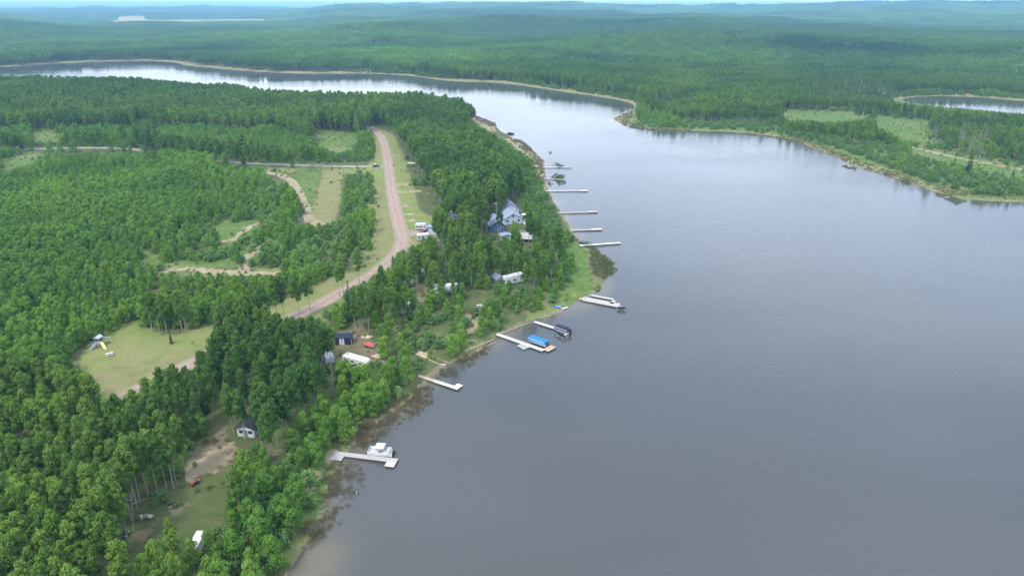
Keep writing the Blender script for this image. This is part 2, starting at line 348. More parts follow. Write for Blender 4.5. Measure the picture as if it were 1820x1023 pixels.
    bright = mixc(rng(n_m, .35, .65), (.060, .125, .026), (.115, .165, .040)); bright = mixc(rng(n_f, .50, .68, 0, .8), bright, (.045, .085, .022)); bright = mixc(rng(n_l, .50, .62, 0, .6), bright, (.17, .165, .07))
    tang = mixc(rng(n_m, .35, .65), (.135, .150, .052), (.20, .190, .085))
    tanc = mixc(rng(n_m, .35, .65), (.20, .17, .10), (.32, .265, .17))
    dirt = mixc(rng(n_m, .35, .65), (.12, .095, .062), (.19, .145, .10)); dirt = mixc(rng(n_l, .45, .6, 0, .5), dirt, (.10, .12, .04))
    marsh = mixc(rng(n_m, .35, .65), (.14, .17, .055), (.24, .21, .11))
    shore = mixc(rng(n_m, .38, .62), (.12, .105, .060), (.25, .215, .14))
    bed = mixc(rng(n_m, .4, .6), (.10, .085, .05), (.16, .14, .09))
    farc = mixc(rng(n_l, .35, .65), (.045, .11, .035), (.08, .16, .05))
    c = base
    c = mixc(zb[3], c, farc)
    c = mixc(brk(zb[1], .6, n_l), c, marsh)
    c = mixc(brk(za[0], .35), c, mown); c = mixc(brk(za[1], .5), c, bright); c = mixc(brk(zc[0], .6), c, tang)
    c = mixc(brk(za[3], .6), c, dirt); c = mixc(brk(za[2], .45), c, tanc)
    c = mixc(brk(zb[0], .6, n_f), c, shore)
    c = mixc(zc[1], c, (.32, .235, .09))
    K(c, b.inputs['Base Color'])
    bp = N('ShaderNodeBump'); bp.inputs['Strength'].default_value = .5; bp.inputs['Distance'].default_value = .25; K(n_f, bp.inputs['Height']); K(bp.outputs[0], b.inputs['Normal'])
    me.materials.append(m); me.polygons.foreach_set('use_smooth', np.ones(len(me.polygons), bool))
    o = bpy.data.objects.new('ground', me); COL.objects.link(o); o['kind'] = 'structure'
build_ground()

def strip(name, pxs, width, m, lift=.09, rag=.7):
    pts = [P(*p) for p in pxs]; q = []
    for i in range(len(pts) - 1):                       # Catmull-Rom
        p0, p1, p2, p3 = pts[max(i - 1, 0)], pts[i], pts[i + 1], pts[min(i + 2, len(pts) - 1)]
        n = max(2, int((p2 - p1).length / 4))
        for k in range(n):
            t = k / n; q.append(.5 * ((2 * p1) + (p2 - p0) * t + (2 * p0 - 5 * p1 + 4 * p2 - p3) * t * t + (3 * p1 - p0 - 3 * p2 + p3) * t ** 3))
    q.append(pts[-1]); rows = []; nc = 12
    for i, p in enumerate(q):
        d = (q[min(i + 1, len(q) - 1)] - q[max(i - 1, 0)]); d.z = 0; d.normalize(); nrm = Vector((-d.y, d.x, 0))
        wl = width / 2 + rag * (float(vnoise(np.array([p.x]), np.array([p.y]), 6, 81)[0]) - .5); wr = width / 2 + rag * (float(vnoise(np.array([p.x]), np.array([p.y]), 6, 82)[0]) - .5)
        for k in range(nc + 1):
            rows.append(p + nrm * (wl - (wl + wr) * k / nc))
    V = np.array([tuple(v) for v in rows]); V[:, 2] = np.maximum(H(V[:, 0], V[:, 1]), .05) + lift
    F = np.array([(i * (nc + 1) + k, i * (nc + 1) + k + 1, (i + 1) * (nc + 1) + k + 1, (i + 1) * (nc + 1) + k) for i in range(len(q) - 1) for k in range(nc)])
    me = np_mesh(name, V, F, [m]); ac = me.attributes.new('across', 'FLOAT', 'POINT'); ac.data.foreach_set('value', np.tile(np.linspace(-1, 1, nc + 1), len(q)).astype(np.float32)); o = bpy.data.objects.new(name, me); COL.objects.link(o); o['kind'] = 'structure'; return q
M['gravel'] = mat('pink_gravel', (.295, .222, .172), .95, scale=.35, base2=(.25, .19, .15), bump=.3)
M['gravel2'] = mat('pale_gravel', (.27, .255, .20), .95, scale=.3, base2=(.20, .195, .15), bump=.3)
def ruts(m, shoulder):
    t = m.node_tree; N = t.nodes.new; K = t.links.new; b = t.nodes['Principled BSDF']; src = b.inputs['Base Color'].links[0].from_socket
    at = N('ShaderNodeAttribute'); at.attribute_name = 'across'; ab = N('ShaderNodeMath'); ab.operation = 'ABSOLUTE'; K(at.outputs['Fac'], ab.inputs[0])
    g = N('ShaderNodeNewGeometry'); n = N('ShaderNodeTexNoise'); n.inputs['Scale'].default_value = .22; n.inputs['Detail'].default_value = 6; K(g.outputs['Position'], n.inputs['Vector'])
    ad = N('ShaderNodeMath'); ad.operation = 'MULTIPLY_ADD'; ad.inputs[1].default_value = .7; K(n.outputs['Fac'], ad.inputs[0]); K(ab.outputs[0], ad.inputs[2])
    r = N('ShaderNodeValToRGB'); cr_ = r.color_ramp; cr_.elements[0].position = .30; cr_.elements[0].color = (.93, .93, .93, 1); cr_.elements[1].position = 1.0; cr_.elements[1].color = (.95, .95, .95, 1)
    for p_, v_ in ((.48, .92), (.62, 1.08), (.78, 1.06), (.90, .94)): e_ = cr_.elements.new(p_); e_.color = (v_, v_, v_, 1)
    K(ad.outputs[0], r.inputs[0]); mu = N('ShaderNodeMixRGB'); mu.blend_type = 'MULTIPLY'; mu.inputs[0].default_value = 1; K(src, mu.inputs[1]); K(r.outputs[0], mu.inputs[2])
    sh = N('ShaderNodeMapRange'); sh.inputs[1].default_value = 1.08; sh.inputs[2].default_value = 1.30; K(ad.outputs[0], sh.inputs[0]); m2 = N('ShaderNodeMixRGB'); m2.inputs[2].default_value = (*shoulder, 1); K(sh.outputs[0], m2.inputs[0]); K(mu.outputs[0], m2.inputs[1]); K(m2.outputs[0], b.inputs['Base Color'])
ruts(M['gravel'], (.20, .19, .10)); ruts(M['gravel2'], (.17, .18, .08))
road_pts = strip('gravel_road', ROAD_PX, 7.2, M['gravel'], .10)
side_pts = strip('side_road', SIDE_PX, 6.0, M['gravel2'], .085)
strip('driveway', [(712, 417), (728, 415), (745, 414), (757, 413)], 8.5, M['gravel'], .075)

# ------------------------------------------------------------------ lake and pond water
def build_water():
    m = bpy.data.materials.new('lake_water'); m.use_nodes = True; t = m.node_tree; N = t.nodes.new; K = t.links.new; b = t.nodes['Principled BSDF']
    b.inputs['IOR'].default_value = 1.333; b.inputs['Roughness'].default_value = .05
    ge = N('ShaderNodeNewGeometry'); tcn = N('ShaderNodeTexCoord')
    mpn = N('ShaderNodeMapping'); mpn.inputs['Rotation'].default_value = (0, 0, R(-12)); mpn.inputs['Scale'].default_value = (.45, 1.0, 1); K(ge.outputs['Position'], mpn.inputs['Vector'])
    def noise(sc, det, src=None):
        n = N('ShaderNodeTexNoise'); n.inputs['Scale'].default_value = sc; n.inputs['Detail'].default_value = det; K(src or mpn.outputs[0], n.inputs['Vector']); return n.outputs['Fac']
    w1, w2, w3 = noise(1.3, 3), noise(.2, 2), noise(.012, 6)
    sep = N('ShaderNodeSeparateXYZ'); K(ge.outputs['Position'], sep.inputs[0])
    def rng(v, a, b_, lo=0, hi=1):
        r = N('ShaderNodeMapRange'); r.inputs[1].default_value = a; r.inputs[2].default_value = b_; r.inputs[3].default_value = lo; r.inputs[4].default_value = hi; K(v, r.inputs[0]); return r.outputs[0]
    def mth(op, a, c):
        x = N('ShaderNodeMath'); x.operation = op
        for k, v in ((0, a), (1, c)):
            if isinstance(v, (int, float)): x.inputs[k].default_value = v
            else: K(v, x.inputs[k])
        return x.outputs[0]
    calm = rng(sep.outputs[1], 420, 700, 1.0, .36)              # the sheltered north channel lies calm
    gust = rng(w3, .36, .62, .30, 1.35)
    st = mth('MULTIPLY', calm, gust)
    hgt = mth('ADD', mth('MULTIPLY', w1, 1.0), mth('MULTIPLY', w2, .25))
    bp = N('ShaderNodeBump'); bp.inputs['Distance'].default_value = .11; K(st, bp.inputs['Strength']); K(hgt, bp.inputs['Height']); K(bp.outputs[0], b.inputs['Normal'])
    mc = N('ShaderNodeMixRGB'); mc.inputs[1].default_value = (.046, .053, .050, 1); mc.inputs[2].default_value = (.062, .065, .065, 1); K(rng(w3, .35, .65), mc.inputs[0])
    at = N('ShaderNodeAttribute'); at.attribute_name = 'shallow'
    m2 = N('ShaderNodeMixRGB'); m2.inputs[2].default_value = (.105, .095, .068, 1); K(at.outputs['Fac'], m2.inputs[0]); K(mc.outputs[0], m2.inputs[1])
    K(m2.outputs[0], b.inputs['Base Color'])
    th = np.concatenate([np.arange(-90, -46, 4.0), np.arange(-46, 46.01, .3), np.arange(50, 91, 4.0)])
    rr = 40 * 1.015 ** np.arange(0, 290); A, B = np.meshgrid(np.radians(th), rr)
    X = (B * np.sin(A)).ravel(); Y = (B * np.cos(A)).ravel(); s = sdist(X, Y); nt, nr = len(th), len(rr)
    i = np.arange(nr - 1)[:, None] * nt; j = np.arange(nt - 1)[None, :]
    F = np.stack([i + j, i + j + 1, i + nt + j + 1, i + nt + j], -1).reshape(-1, 4)[:, ::-1]
    keep = (s[F] < 12).any(1); F = F[keep]
    me = np_mesh('lake', np.stack([X, Y, np.zeros_like(X)], 1), F, [m])
    sh = sstep(-7, 0, s + (fbm(X, Y, 14, 91) - .5) * 8) * .9
    gx, gy = W0(560, 1000); sh = np.maximum(sh, 1.2 * np.exp(-(((X - gx) / 6) ** 2 + ((Y - gy) / 8) ** 2)))
    a = me.attributes.new('shallow', 'FLOAT', 'POINT'); a.data.foreach_set('value', np.clip(sh, 0, 1).astype(np.float32))
    o = bpy.data.objects.new('lake', me); COL.objects.link(o); o['kind'] = 'structure'
build_water()

# ------------------------------------------------------------------ tree prototypes (crown and trunk meshes)
def leaf_quads(P_, Nn, size, tint, rng):
    """quads at P_ with normals Nn"""
    n = len(P_)
    a = rng.normal(size=(n, 3)); a -= Nn * (a * Nn).sum(1, keepdims=True); a /= np.linalg.norm(a, axis=1, keepdims=True) + 1e-9
    b = np.cross(Nn, a); s1 = size * rng.uniform(.6, 1.25, (n, 1)) * .5; s2 = size * rng.uniform(.6, 1.25, (n, 1)) * .5
    V = np.stack([P_ - a * s1, P_ + b * s2 * .8 + Nn * s1 * .15, P_ + a * s1, P_ - b * s2 * .8 - Nn * s1 * .1], 1).reshape(-1, 3)
    return V, np.arange(4 * n).reshape(n, 4), np.repeat(tint, 4)
def crown_points(rng, h, base, rad, n, kind):
    """clumped points through the crown's volume, normals outward-ish, tint per clump"""
    ncl = {'tall': 24, 'young': 15, 'far': 8, 'shrub': 9, 'bush': 9}[kind]; Ps, Ns, Ts = [], [], []
    wts = rng.uniform(.5, 1.3, ncl); cnt = (n * wts / wts.sum()).astype(int)
    for k in range(ncl):
        t = (k + rng.uniform(.1, .9)) / ncl; z = base + (h - base) * (.06 + .88 * t)
        if kind in ('tall', 'far'): prof = math.sin(math.pi * min(1, .18 + .72 * t)) ** .6
        elif kind == 'young': prof = max(.3, (1 - t) ** .30) * (0.72 + .28 * min(1, t * 5))
        else: prof = math.sqrt(max(.05, 1 - (t * .95) ** 2))
        ang = k * 2.4 + rng.uniform(-.5, .5); rr = rad * prof * rng.uniform(.25, .72)
        if t > .88: rr *= .3
        c = np.array([rr * math.cos(ang), rr * math.sin(ang), z]); cr_ = rad * rng.uniform(.30, .52) * (.6 + .5 * prof) * (.86 if kind == 'tall' else 1); vz = rng.uniform(.75, 1.15) * (.95 if kind == 'young' else 1)
        m = cnt[k]; d = rng.normal(size=(m, 3)); d /= np.linalg.norm(d, axis=1, keepdims=True)
        r = rng.uniform(.35, 1.0, (m, 1)) ** .5 * (1 + .22 * np.sin(d[:, :1] * 5 + k) * np.cos(d[:, 1:2] * 6 + d[:, 2:] * 4))
        p = c + d * r * np.array([cr_, cr_, cr_ * vz]); nn = d * .9 + rng.normal(size=(m, 3)) * .55 + np.array([0, 0, .45]); nn /= np.linalg.norm(nn, axis=1, keepdims=True)
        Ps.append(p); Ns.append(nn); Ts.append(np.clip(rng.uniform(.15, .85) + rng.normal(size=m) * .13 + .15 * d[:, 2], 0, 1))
    return np.concatenate(Ps), np.concatenate(Ns), np.concatenate(Ts)
def crown_mesh(name, seed, h, base, rad, n, size, kind, m):
    rng = np.random.default_rng(seed); p, nn, ti = crown_points(rng, h, base, rad, n, kind)
    V, F, T = leaf_quads(p, nn, size, ti, rng); me = np_mesh(name, V, F, [m]); a = me.attributes.new('tint', 'FLOAT', 'POINT'); a.data.foreach_set('value', T.astype(np.float32)); return me
def trunk_mb(rng, h, rad, limbs=5, lean=.3, start=.42, mb=None, off=(0, 0, 0), limb_len=1.6, n=6):
    mb = mb or MB(); ox, oy, oz = off; lx, ly = rng.uniform(-lean, lean, 2); pts = []; rr = []
    for k in range(6):
        t = k / 5; pts.append((ox + lx * t * t + rng.uniform(-.05, .05), oy + ly * t * t, oz + h * .93 * t - (.4 if k == 0 else 0))); rr.append(rad * (1 - .86 * t))
    mb.tube(pts, rr, n)
    for k in range(limbs):
        t = start + (.9 - start) * (k + .5) / limbs; a = k * 2.4 + rng.uniform(0, 1); l = limb_len * (1.15 - t) * 1.6; b = Vector((ox + lx * t * t, oy + ly * t * t, oz + h * .93 * t))
        mb.tube([b, b + Vector((math.cos(a) * l * .5, math.sin(a) * l * .5, l * .35)), b + Vector((math.cos(a) * l, math.sin(a) * l, l * .95))], [rad * (1 - .86 * t) * .6, rad * .25, rad * .08], 4)
    return mb
def spruce_mesh(name, seed, h, rad, rows, per, m):
    rng = np.random.default_rng(seed); Pp, Nn, T = [], [], []
    for k in range(rows):
        t = k / rows; z = h * (.06 + .93 * t); r = rad * (1 - t) ** .85 * rng.uniform(.75, 1.1) + .08; nb = max(4, int(per * (1 - t) + 3))
        for j in range(nb):
            a = 2 * math.pi * (j + rng.uniform(-.35, .35)) / nb + k; L_ = r * rng.uniform(.65, 1.15)
            for q in np.linspace(.2, 1, max(2, int(L_ / .28))):
                Pp.append((math.cos(a) * L_ * q, math.sin(a) * L_ * q, z - L_ * q * .38 + rng.uniform(-.06, .06))); Nn.append((math.cos(a) * .35 + rng.normal() * .3, math.sin(a) * .35 + rng.normal() * .3, 1)); T.append(rng.uniform(0, 1) * .6 + .4 * q)
    Pp, Nn = np.array(Pp), np.array(Nn); Nn /= np.linalg.norm(Nn, axis=1, keepdims=True)
    V, F, T = leaf_quads(Pp, Nn, .52, np.array(T), rng); me = np_mesh(name, V, F, [m]); a = me.attributes.new('tint', 'FLOAT', 'POINT'); a.data.foreach_set('value', T.astype(np.float32)); return me
def join_mesh(name, parts):
    """parts: (mesh, scale, offset, rot) -> one mesh; first two materials kept as slots"""
    Vs, Ls, Ss, Ms, Ts = [], [], [], [], []; mats = []; nv = 0
    for me, sc_, off, rz in parts:
        n = len(me.vertices); v = np.empty(n * 3, np.float32); me.vertices.foreach_get('co', v); v = v.reshape(-1, 3) * sc_
        c, s_ = math.cos(rz), math.sin(rz); v = np.stack([v[:, 0] * c - v[:, 1] * s_, v[:, 0] * s_ + v[:, 1] * c, v[:, 2]], 1) + np.array(off)
        l = np.empty(len(me.loops), np.int32); me.loops.foreach_get('vertex_index', l); tt = np.empty(len(me.polygons), np.int32); me.polygons.foreach_get('loop_total', tt)
        mm = me.materials[0]
        if mm not in mats: mats.append(mm)
        Vs.append(v); Ls.append(l + nv); Ss.append(tt); Ms.append(np.full(len(tt), mats.index(mm), np.int32)); nv += n
        ti = np.full(n, .5, np.float32)
        if 'tint' in me.attributes: me.attributes['tint'].data.foreach_get('value', ti)
        Ts.append(ti)
    V, Lo, S_, Mi, T = map(np.concatenate, (Vs, Ls, Ss, Ms, Ts)); me = bpy.data.meshes.new(name)
    me.vertices.add(len(V)); me.vertices.foreach_set('co', V.astype(np.float32).ravel()); me.loops.add(len(Lo)); me.loops.foreach_set('vertex_index', Lo)
    me.polygons.add(len(S_)); st = np.concatenate([[0], np.cumsum(S_)[:-1]]).astype(np.int32); me.polygons.foreach_set('loop_start', st); me.polygons.foreach_set('loop_total', S_)
    for q in mats: me.materials.append(q)
    me.polygons.foreach_set('material_index', Mi); me.update(calc_edges=True)
    a = me.attributes.new('tint', 'FLOAT', 'POINT'); a.data.foreach_set('value', T); return me
RNG = np.random.default_rng(7)
tall = [];  young = []; shrubs = []; spruces = []; bare = []
for k in range(9):                                  # (crown, trunk, height)
    r_ = np.random.default_rng(100 + k); h = 15.0; b = h * r_.uniform(.30, .46)
    tall.append((crown_mesh('aspen_crown', 200 + k, h, b, r_.uniform(1.7, 2.5), 3600, .37, 'tall', M['leaf']), trunk_mb(r_, h, .12, 7, 1.0).mesh('aspen_trunk', M['bark']), h))
for k in range(6):
    r_ = np.random.default_rng(120 + k); h = 9.0
    young.append((crown_mesh('young_crown', 230 + k, h, h * .04, r_.uniform(2.4, 3.2), 3000, .40, 'young', M['leaf_young']), trunk_mb(r_, h, .09, 5, .3, .25, limb_len=.9).mesh('young_trunk', M['bark']), h))
for k in range(6):
    r_ = np.random.default_rng(140 + k); mb = MB()
    for q in range(4): trunk_mb(r_, 2.2, .05, 2, .7, .4, mb, (r_.uniform(-.5, .5), r_.uniform(-.5, .5), 0), .7, 4)
    shrubs.append((crown_mesh('shrub_crown', 250 + k, 2.6, .15, r_.uniform(1.5, 1.9), 800, .36, 'shrub', M['leaf_shrub']), mb.mesh('shrub_stem', M['darkbark']), 2.6))
for k in range(4):
    r_ = np.random.default_rng(160 + k); h = 12.0
    spruces.append((spruce_mesh('spruce_crown', 270 + k, h, r_.uniform(1.5, 2.0), 26, 11, M['needle']), MB().tube([(0, 0, -.3), (0, 0, h * .95)], [.16, .03], 6).mesh('spruce_trunk', M['darkbark']), h))
for k in range(4):
    r_ = np.random.default_rng(180 + k); bare.append((None, trunk_mb(r_, 12.0, .13, 12, .8, .3, limb_len=1.1).mesh('bare_tree', M['greybark']), 12.0))
# lighter copies for farther away: fewer, larger leaf clumps through the same kind of crown
tall_lo = []; young_lo = []; bare_lo = []
for k in range(7):
    r_ = np.random.default_rng(300 + k); h = 15.0; c_ = crown_mesh('c', 310 + k, h, h * r_.uniform(.34, .46), r_.uniform(2.4, 3.1), 600, .85, 'tall', M['leaf'])
    tall_lo.append(join_mesh('aspen_light', [(c_, 1, (0, 0, 0), 0), (trunk_mb(r_, h, .16, 0, .5, n=4).mesh('t', M['bark']), 1, (0, 0, 0), 0)]))
for k in range(6):
    r_ = np.random.default_rng(330 + k); h = 9.0; c_ = crown_mesh('c', 340 + k, h, h * .0, r_.uniform(2.8, 3.6), 680, .74, 'young', M['leaf_young'])
    young_lo.append(join_mesh('young_light', [(c_, 1, (0, 0, 0), 0), (trunk_mb(r_, h, .09, 0, .3, n=4).mesh('t', M['bark']), 1, (0, 0, 0), 0)]))
def far_patch(k, side, n, per, size):
    rng = np.random.default_rng(400 + k); parts = []; g = int(round(math.sqrt(n))); st = side / g
    for i in range(g):
        for j in range(g):
            x = (i + .5 + rng.uniform(-.42, .42)) * st - side / 2; y = (j + .5 + rng.uniform(-.42, .42)) * st - side / 2; sc = rng.uniform(.72, 1.22)
            wide = st / 3.6; c_ = crown_mesh('c', int(rng.integers(1e9)), 15.0, 6.5, 2.7 * max(1, wide), per, size, 'far', M['leaf_far'])
            parts.append((c_, sc, (x, y, 0), rng.uniform(0, 6.28)))
            if size < 2: parts.append((MB().tube([(0, 0, -1), (.2, 0, 13)], [.2, .1], 3, False).mesh('t', M['bark']), sc, (x, y, 0), 0))
    return join_mesh('forest_patch', parts)
patchA = [far_patch(k, 24, 25, 110, 1.5) for k in range(6)]
patchB = [far_patch(10 + k, 52, 81, 34, 2.6) for k in range(5)]

# ------------------------------------------------------------------ instanced masses (kind = stuff)
PROTO = bpy.data.collections.new('prototypes')       # never linked to the scene
def scatter(name, pts, rot, scl, idx, meshes, label=None):
    """one object holding uncountable vegetation: a vertex per plant, geometry nodes set a copy of a mesh on each"""
    me = bpy.data.meshes.new(name); n = len(pts); me.vertices.add(n); me.vertices.foreach_set('co', np.asarray(pts, np.float32).ravel())
    for nm, ty, arr in (('rz', 'FLOAT', rot), ('sc', 'FLOAT', scl), ('ix', 'INT', idx)):
        a = me.attributes.new(nm, ty, 'POINT'); a.data.foreach_set('value', np.asarray(arr, np.int32 if ty == 'INT' else np.float32))
    o = bpy.data.objects.new(name, me); COL.objects.link(o); o['kind'] = 'stuff'
    if label: o['label'] = label
    ng = bpy.data.node_groups.new(name + '_nodes', 'GeometryNodeTree'); ng.interface.new_socket('Geometry', in_out='INPUT', socket_type='NodeSocketGeometry'); ng.interface.new_socket('Geometry', in_out='OUTPUT', socket_type='NodeSocketGeometry')
    N = ng.nodes.new; K = ng.links.new; gi = N('NodeGroupInput'); go = N('NodeGroupOutput'); ip = N('GeometryNodeInstanceOnPoints'); jn = N('GeometryNodeJoinGeometry')
    for m_ in reversed(meshes):
        po = bpy.data.objects.new('proto', m_); PROTO.objects.link(po)
        oi = N('GeometryNodeObjectInfo'); oi.inputs['Object'].default_value = po; gt = N('GeometryNodeGeometryToInstance'); K(oi.outputs['Geometry'], gt.inputs[0]); K(gt.outputs[0], jn.inputs[0])
    def attr(nm, ty):
        a = N('GeometryNodeInputNamedAttribute'); a.data_type = ty; a.inputs['Name'].default_value = nm; return [q for q in a.outputs if q.enabled and q.name == 'Attribute'][0]
    cx = N('ShaderNodeCombineXYZ'); K(attr('rz', 'FLOAT'), cx.inputs[2]); K(cx.outputs[0], ip.inputs['Rotation']); K(attr('sc', 'FLOAT'), ip.inputs['Scale'])
    ip.inputs['Pick Instance'].default_value = True; K(attr('ix', 'INT'), ip.inputs['Instance Index']); K(gi.outputs[0], ip.inputs['Points']); K(jn.outputs[0], ip.inputs['Instance']); K(ip.outputs[0], go.inputs[0])
    md = o.modifiers.new('scatter', 'NODES'); md.node_group = ng; return o

# ------------------------------------------------------------------ where trees stand
# stretches of ground and things the photograph shows free of crowns (outlines as seen; a tree whose crown would hang over one is left out)
SHOW = [
 [(668, 224), (690, 236), (702, 258), (712, 288), (722, 300), (728, 330), (740, 372), (768, 388), (757, 400), (742, 424), (722, 440), (702, 452), (690, 460), (650, 492), (640, 500), (600, 524), (570, 556), (520, 560), (462, 552), (560, 508), (620, 484), (648, 462), (664, 440), (670, 400), (668, 340), (664, 300), (560, 298), (470, 296), (470, 290), (660, 288), (668, 262), (660, 236)],
 [(652, 222), (690, 226), (690, 240), (668, 236)],
 [(380, 281), (470, 289), (470, 296), (380, 288)], [(50, 262), (150, 260), (260, 265), (262, 271), (150, 269), (50, 268)], [(0, 285), (60, 268), (76, 270), (60, 285), (0, 308)],
 [(526, 302), (612, 300), (606, 340), (600, 386), (588, 394), (528, 394), (522, 386), (545, 376), (530, 345), (512, 325), (470, 314), (470, 303), (505, 308)],
 [(552, 232), (600, 234), (634, 238), (634, 252), (608, 268), (588, 268), (560, 250)], [(58, 230), (104, 230), (104, 250), (58, 250)],
 [(390, 396), (455, 392), (460, 398), (430, 412), (412, 434), (386, 434)], [(430, 462), (450, 438), (464, 440), (448, 460), (444, 482), (430, 482)], [(284, 472), (330, 464), (430, 470), (500, 476), (475, 486), (350, 482), (290, 480)],
 [(252, 462), (290, 450), (284, 464), (258, 470)],
 [(150, 682), (182, 640), (166, 618), (196, 600), (232, 574), (250, 590), (300, 602), (372, 578), (372, 612), (330, 640), (258, 656), (215, 690)],
 [(252, 958), (242, 930), (262, 900), (300, 885), (330, 845), (340, 815), (372, 768), (378, 752), (396, 752), (424, 790), (402, 846), (392, 880), (400, 928), (366, 934), (334, 950), (290, 965)],
 [(608, 640), (598, 612), (598, 588), (626, 588), (640, 596), (668, 604), (684, 628), (662, 640), (630, 638)],
 [(718, 496), (735, 496), (735, 506), (718, 506)], [(748, 484), (762, 484), (762, 492), (748, 492)], [(740, 510), (752, 508), (760, 526), (744, 530)], [(772, 506), (800, 508), (814, 503), (816, 518), (772, 520)], [(712, 548), (730, 538), (734, 545), (714, 560)],
 [(824, 512), (880, 518), (866, 532), (856, 542), (824, 526)], [(800, 558), (836, 554), (830, 564), (800, 568)],
 [(886, 484), (897, 482), (897, 498), (886, 498)], [(914, 486), (932, 481), (935, 492), (926, 504), (914, 504)],
 [(742, 398), (774, 398), (770, 408), (760, 422), (744, 422)], [(854, 394), (878, 378), (908, 400), (904, 418), (870, 416)], [(896, 384), (900, 356), (920, 358), (936, 376), (932, 392), (948, 416), (946, 426), (922, 424), (924, 412), (926, 398), (900, 388)], [(798, 370), (812, 370), (812, 382), (798, 384)], [(850, 362), (858, 362), (858, 368), (850, 368)],
 [(424, 744), (452, 740), (452, 776), (424, 776)], [(332, 936), (366, 934), (362, 962), (345, 990), (332, 978)],
 [(574, 612), (584, 612), (596, 630), (588, 640), (576, 630)], [(590, 800), (600, 798), (600, 815), (590, 815)], [(738, 620), (760, 622), (800, 640), (792, 650), (738, 632)], [(738, 660), (760, 668), (750, 680)],
 [(985, 535), (1020, 490), (1010, 470), (1040, 440), (1075, 452), (1100, 480), (1070, 520), (1040, 545), (1000, 560)],
 [(880, 590), (950, 566), (990, 552), (1000, 556), (950, 580), (885, 604), (860, 618), (830, 632), (800, 640), (850, 606)],
 [(1024, 425), (1050, 430), (1050, 445), (1020, 440)], [(960, 286), (1020, 290), (1080, 345), (1080, 440), (1032, 440), (1018, 410), (996, 380), (978, 345), (965, 335)],
 [(560, 905), (592, 830), (590, 812), (640, 770), (700, 715), (740, 685), (770, 690), (770, 720), (720, 770), (660, 820), (640, 880), (600, 960), (560, 1023), (520, 1023), (540, 965)],
 [(830, 200), (884, 214), (900, 232), (930, 244), (972, 270), (972, 296), (950, 285), (915, 262), (890, 244), (850, 222)],
 # east shore
 [(1596, 173), (1700, 169), (1820, 176), (1960, 190), (1960, 206), (1820, 202), (1740, 195), (1680, 190), (1612, 182), (1580, 180)],
 [(1390, 202), (1480, 197), (1545, 203), (1535, 212), (1480, 215), (1400, 211)], [(1552, 206), (1600, 213), (1648, 230), (1648, 252), (1606, 246), (1560, 224)],
 [(1120, 228), (1300, 230), (1380, 240), (1440, 250), (1490, 265), (1540, 282), (1600, 306), (1680, 332), (1760, 350), (1820, 352), (1820, 366), (1700, 360), (1500, 310), (1430, 268), (1300, 240), (1110, 226)],
 [(1086, 205), (1130, 186), (1130, 200), (1120, 220), (1100, 226)], [(1600, 258), (1650, 266), (1740, 284), (1820, 300), (1820, 315), (1740, 296), (1640, 276)],
 [(1000, 158), (1130, 180), (1120, 190), (1000, 168)], [(740, 138), (900, 144), (1000, 160), (1000, 166), (900, 156), (740, 146)], [(318, 108), (440, 122), (520, 128), (740, 132), (740, 138), (520, 134), (430, 130), (318, 120)], [(0, 112), (180, 106), (330, 107), (330, 114), (180, 112), (0, 120)],
]
SHOW_BB = [(min(p[0] for p in q), max(p[0] for p in q), min(p[1] for p in q), max(p[1] for p in q)) for q in SHOW]
def clear_of(X, Y, Z, h, wide=1.6, lo=.5):
    ok = np.ones(X.shape, bool)
    for dx, dz in ((0, 0.02), (0, .3 if lo < .3 else .6), (-wide * .8, .75), (wide * .8, .75), (0, .97)):
        px, py, d = proj(X + dx, Y, Z + h * dz)
        for q, bb in zip(SHOW, SHOW_BB):
            m = ok & (px > bb[0]) & (px < bb[1]) & (py > bb[2]) & (py < bb[3])
            if m.any():
                ii = np.where(m)[0]; bad_ = inside(q, px[ii], py[ii])
                if bb[2] > 430 and (bb[1] - bb[0]) * (bb[3] - bb[2]) < 1500: bad_ &= np.sin(X[ii] * 91.7 + Y[ii] * 57.3) > -.72
                ok[ii[bad_]] = False
    return ok
ZONE_YOUNG = [[(-500, 240), (0, 272), (250, 272), (380, 292), (470, 300), (530, 400), (610, 395), (665, 440), (560, 512), (420, 580), (240, 590), (160, 690), (60, 700), (-500, 780)],
              [(-400, 236), (0, 236), (300, 232), (500, 238), (560, 262), (666, 240), (668, 290), (470, 290), (250, 262), (0, 264), (-400, 264)]]
ZONE_SHRUB = [[(600, 300), (664, 300), (668, 392), (660, 440), (600, 482), (500, 500), (470, 480), (540, 440), (610, 400), (606, 345)],
              [(470, 300), (540, 300), (530, 380), (470, 400), (440, 380)], [(900, 250), (972, 290), (1010, 400), (1050, 470), (1030, 540), (960, 540), (1000, 460), (925, 420), (920, 330), (880, 280)],
              [(1130, 190), (1200, 215), (1380, 220), (1560, 250), (1660, 262), (1860, 300), (1860, 356), (1740, 352), (1600, 306), (1500, 276), (1400, 240), (1120, 226)],
              [(370, 392), (480, 392), (520, 470), (400, 500), (250, 500), (250, 450)], [(560, 262), (666, 244), (668, 290), (500, 290)],
              [(720, 560), (900, 500), (950, 560), (860, 600), (760, 640), (700, 640)], [(940, 320), (985, 340), (1020, 420), (960, 420)]]
ZONE_CAMP = [[(700, 480), (905, 490), (930, 520), (850, 590), (720, 585), (690, 530)], [(560, 600), (590, 575), (690, 570), (700, 640), (660, 660), (590, 660)], [(640, 460), (1000, 420), (1040, 540), (860, 620), (640, 700), (560, 640)], [(200, 1000), (240, 890), (330, 800), (370, 740), (430, 740), (440, 800), (400, 960), (330, 1000)]]
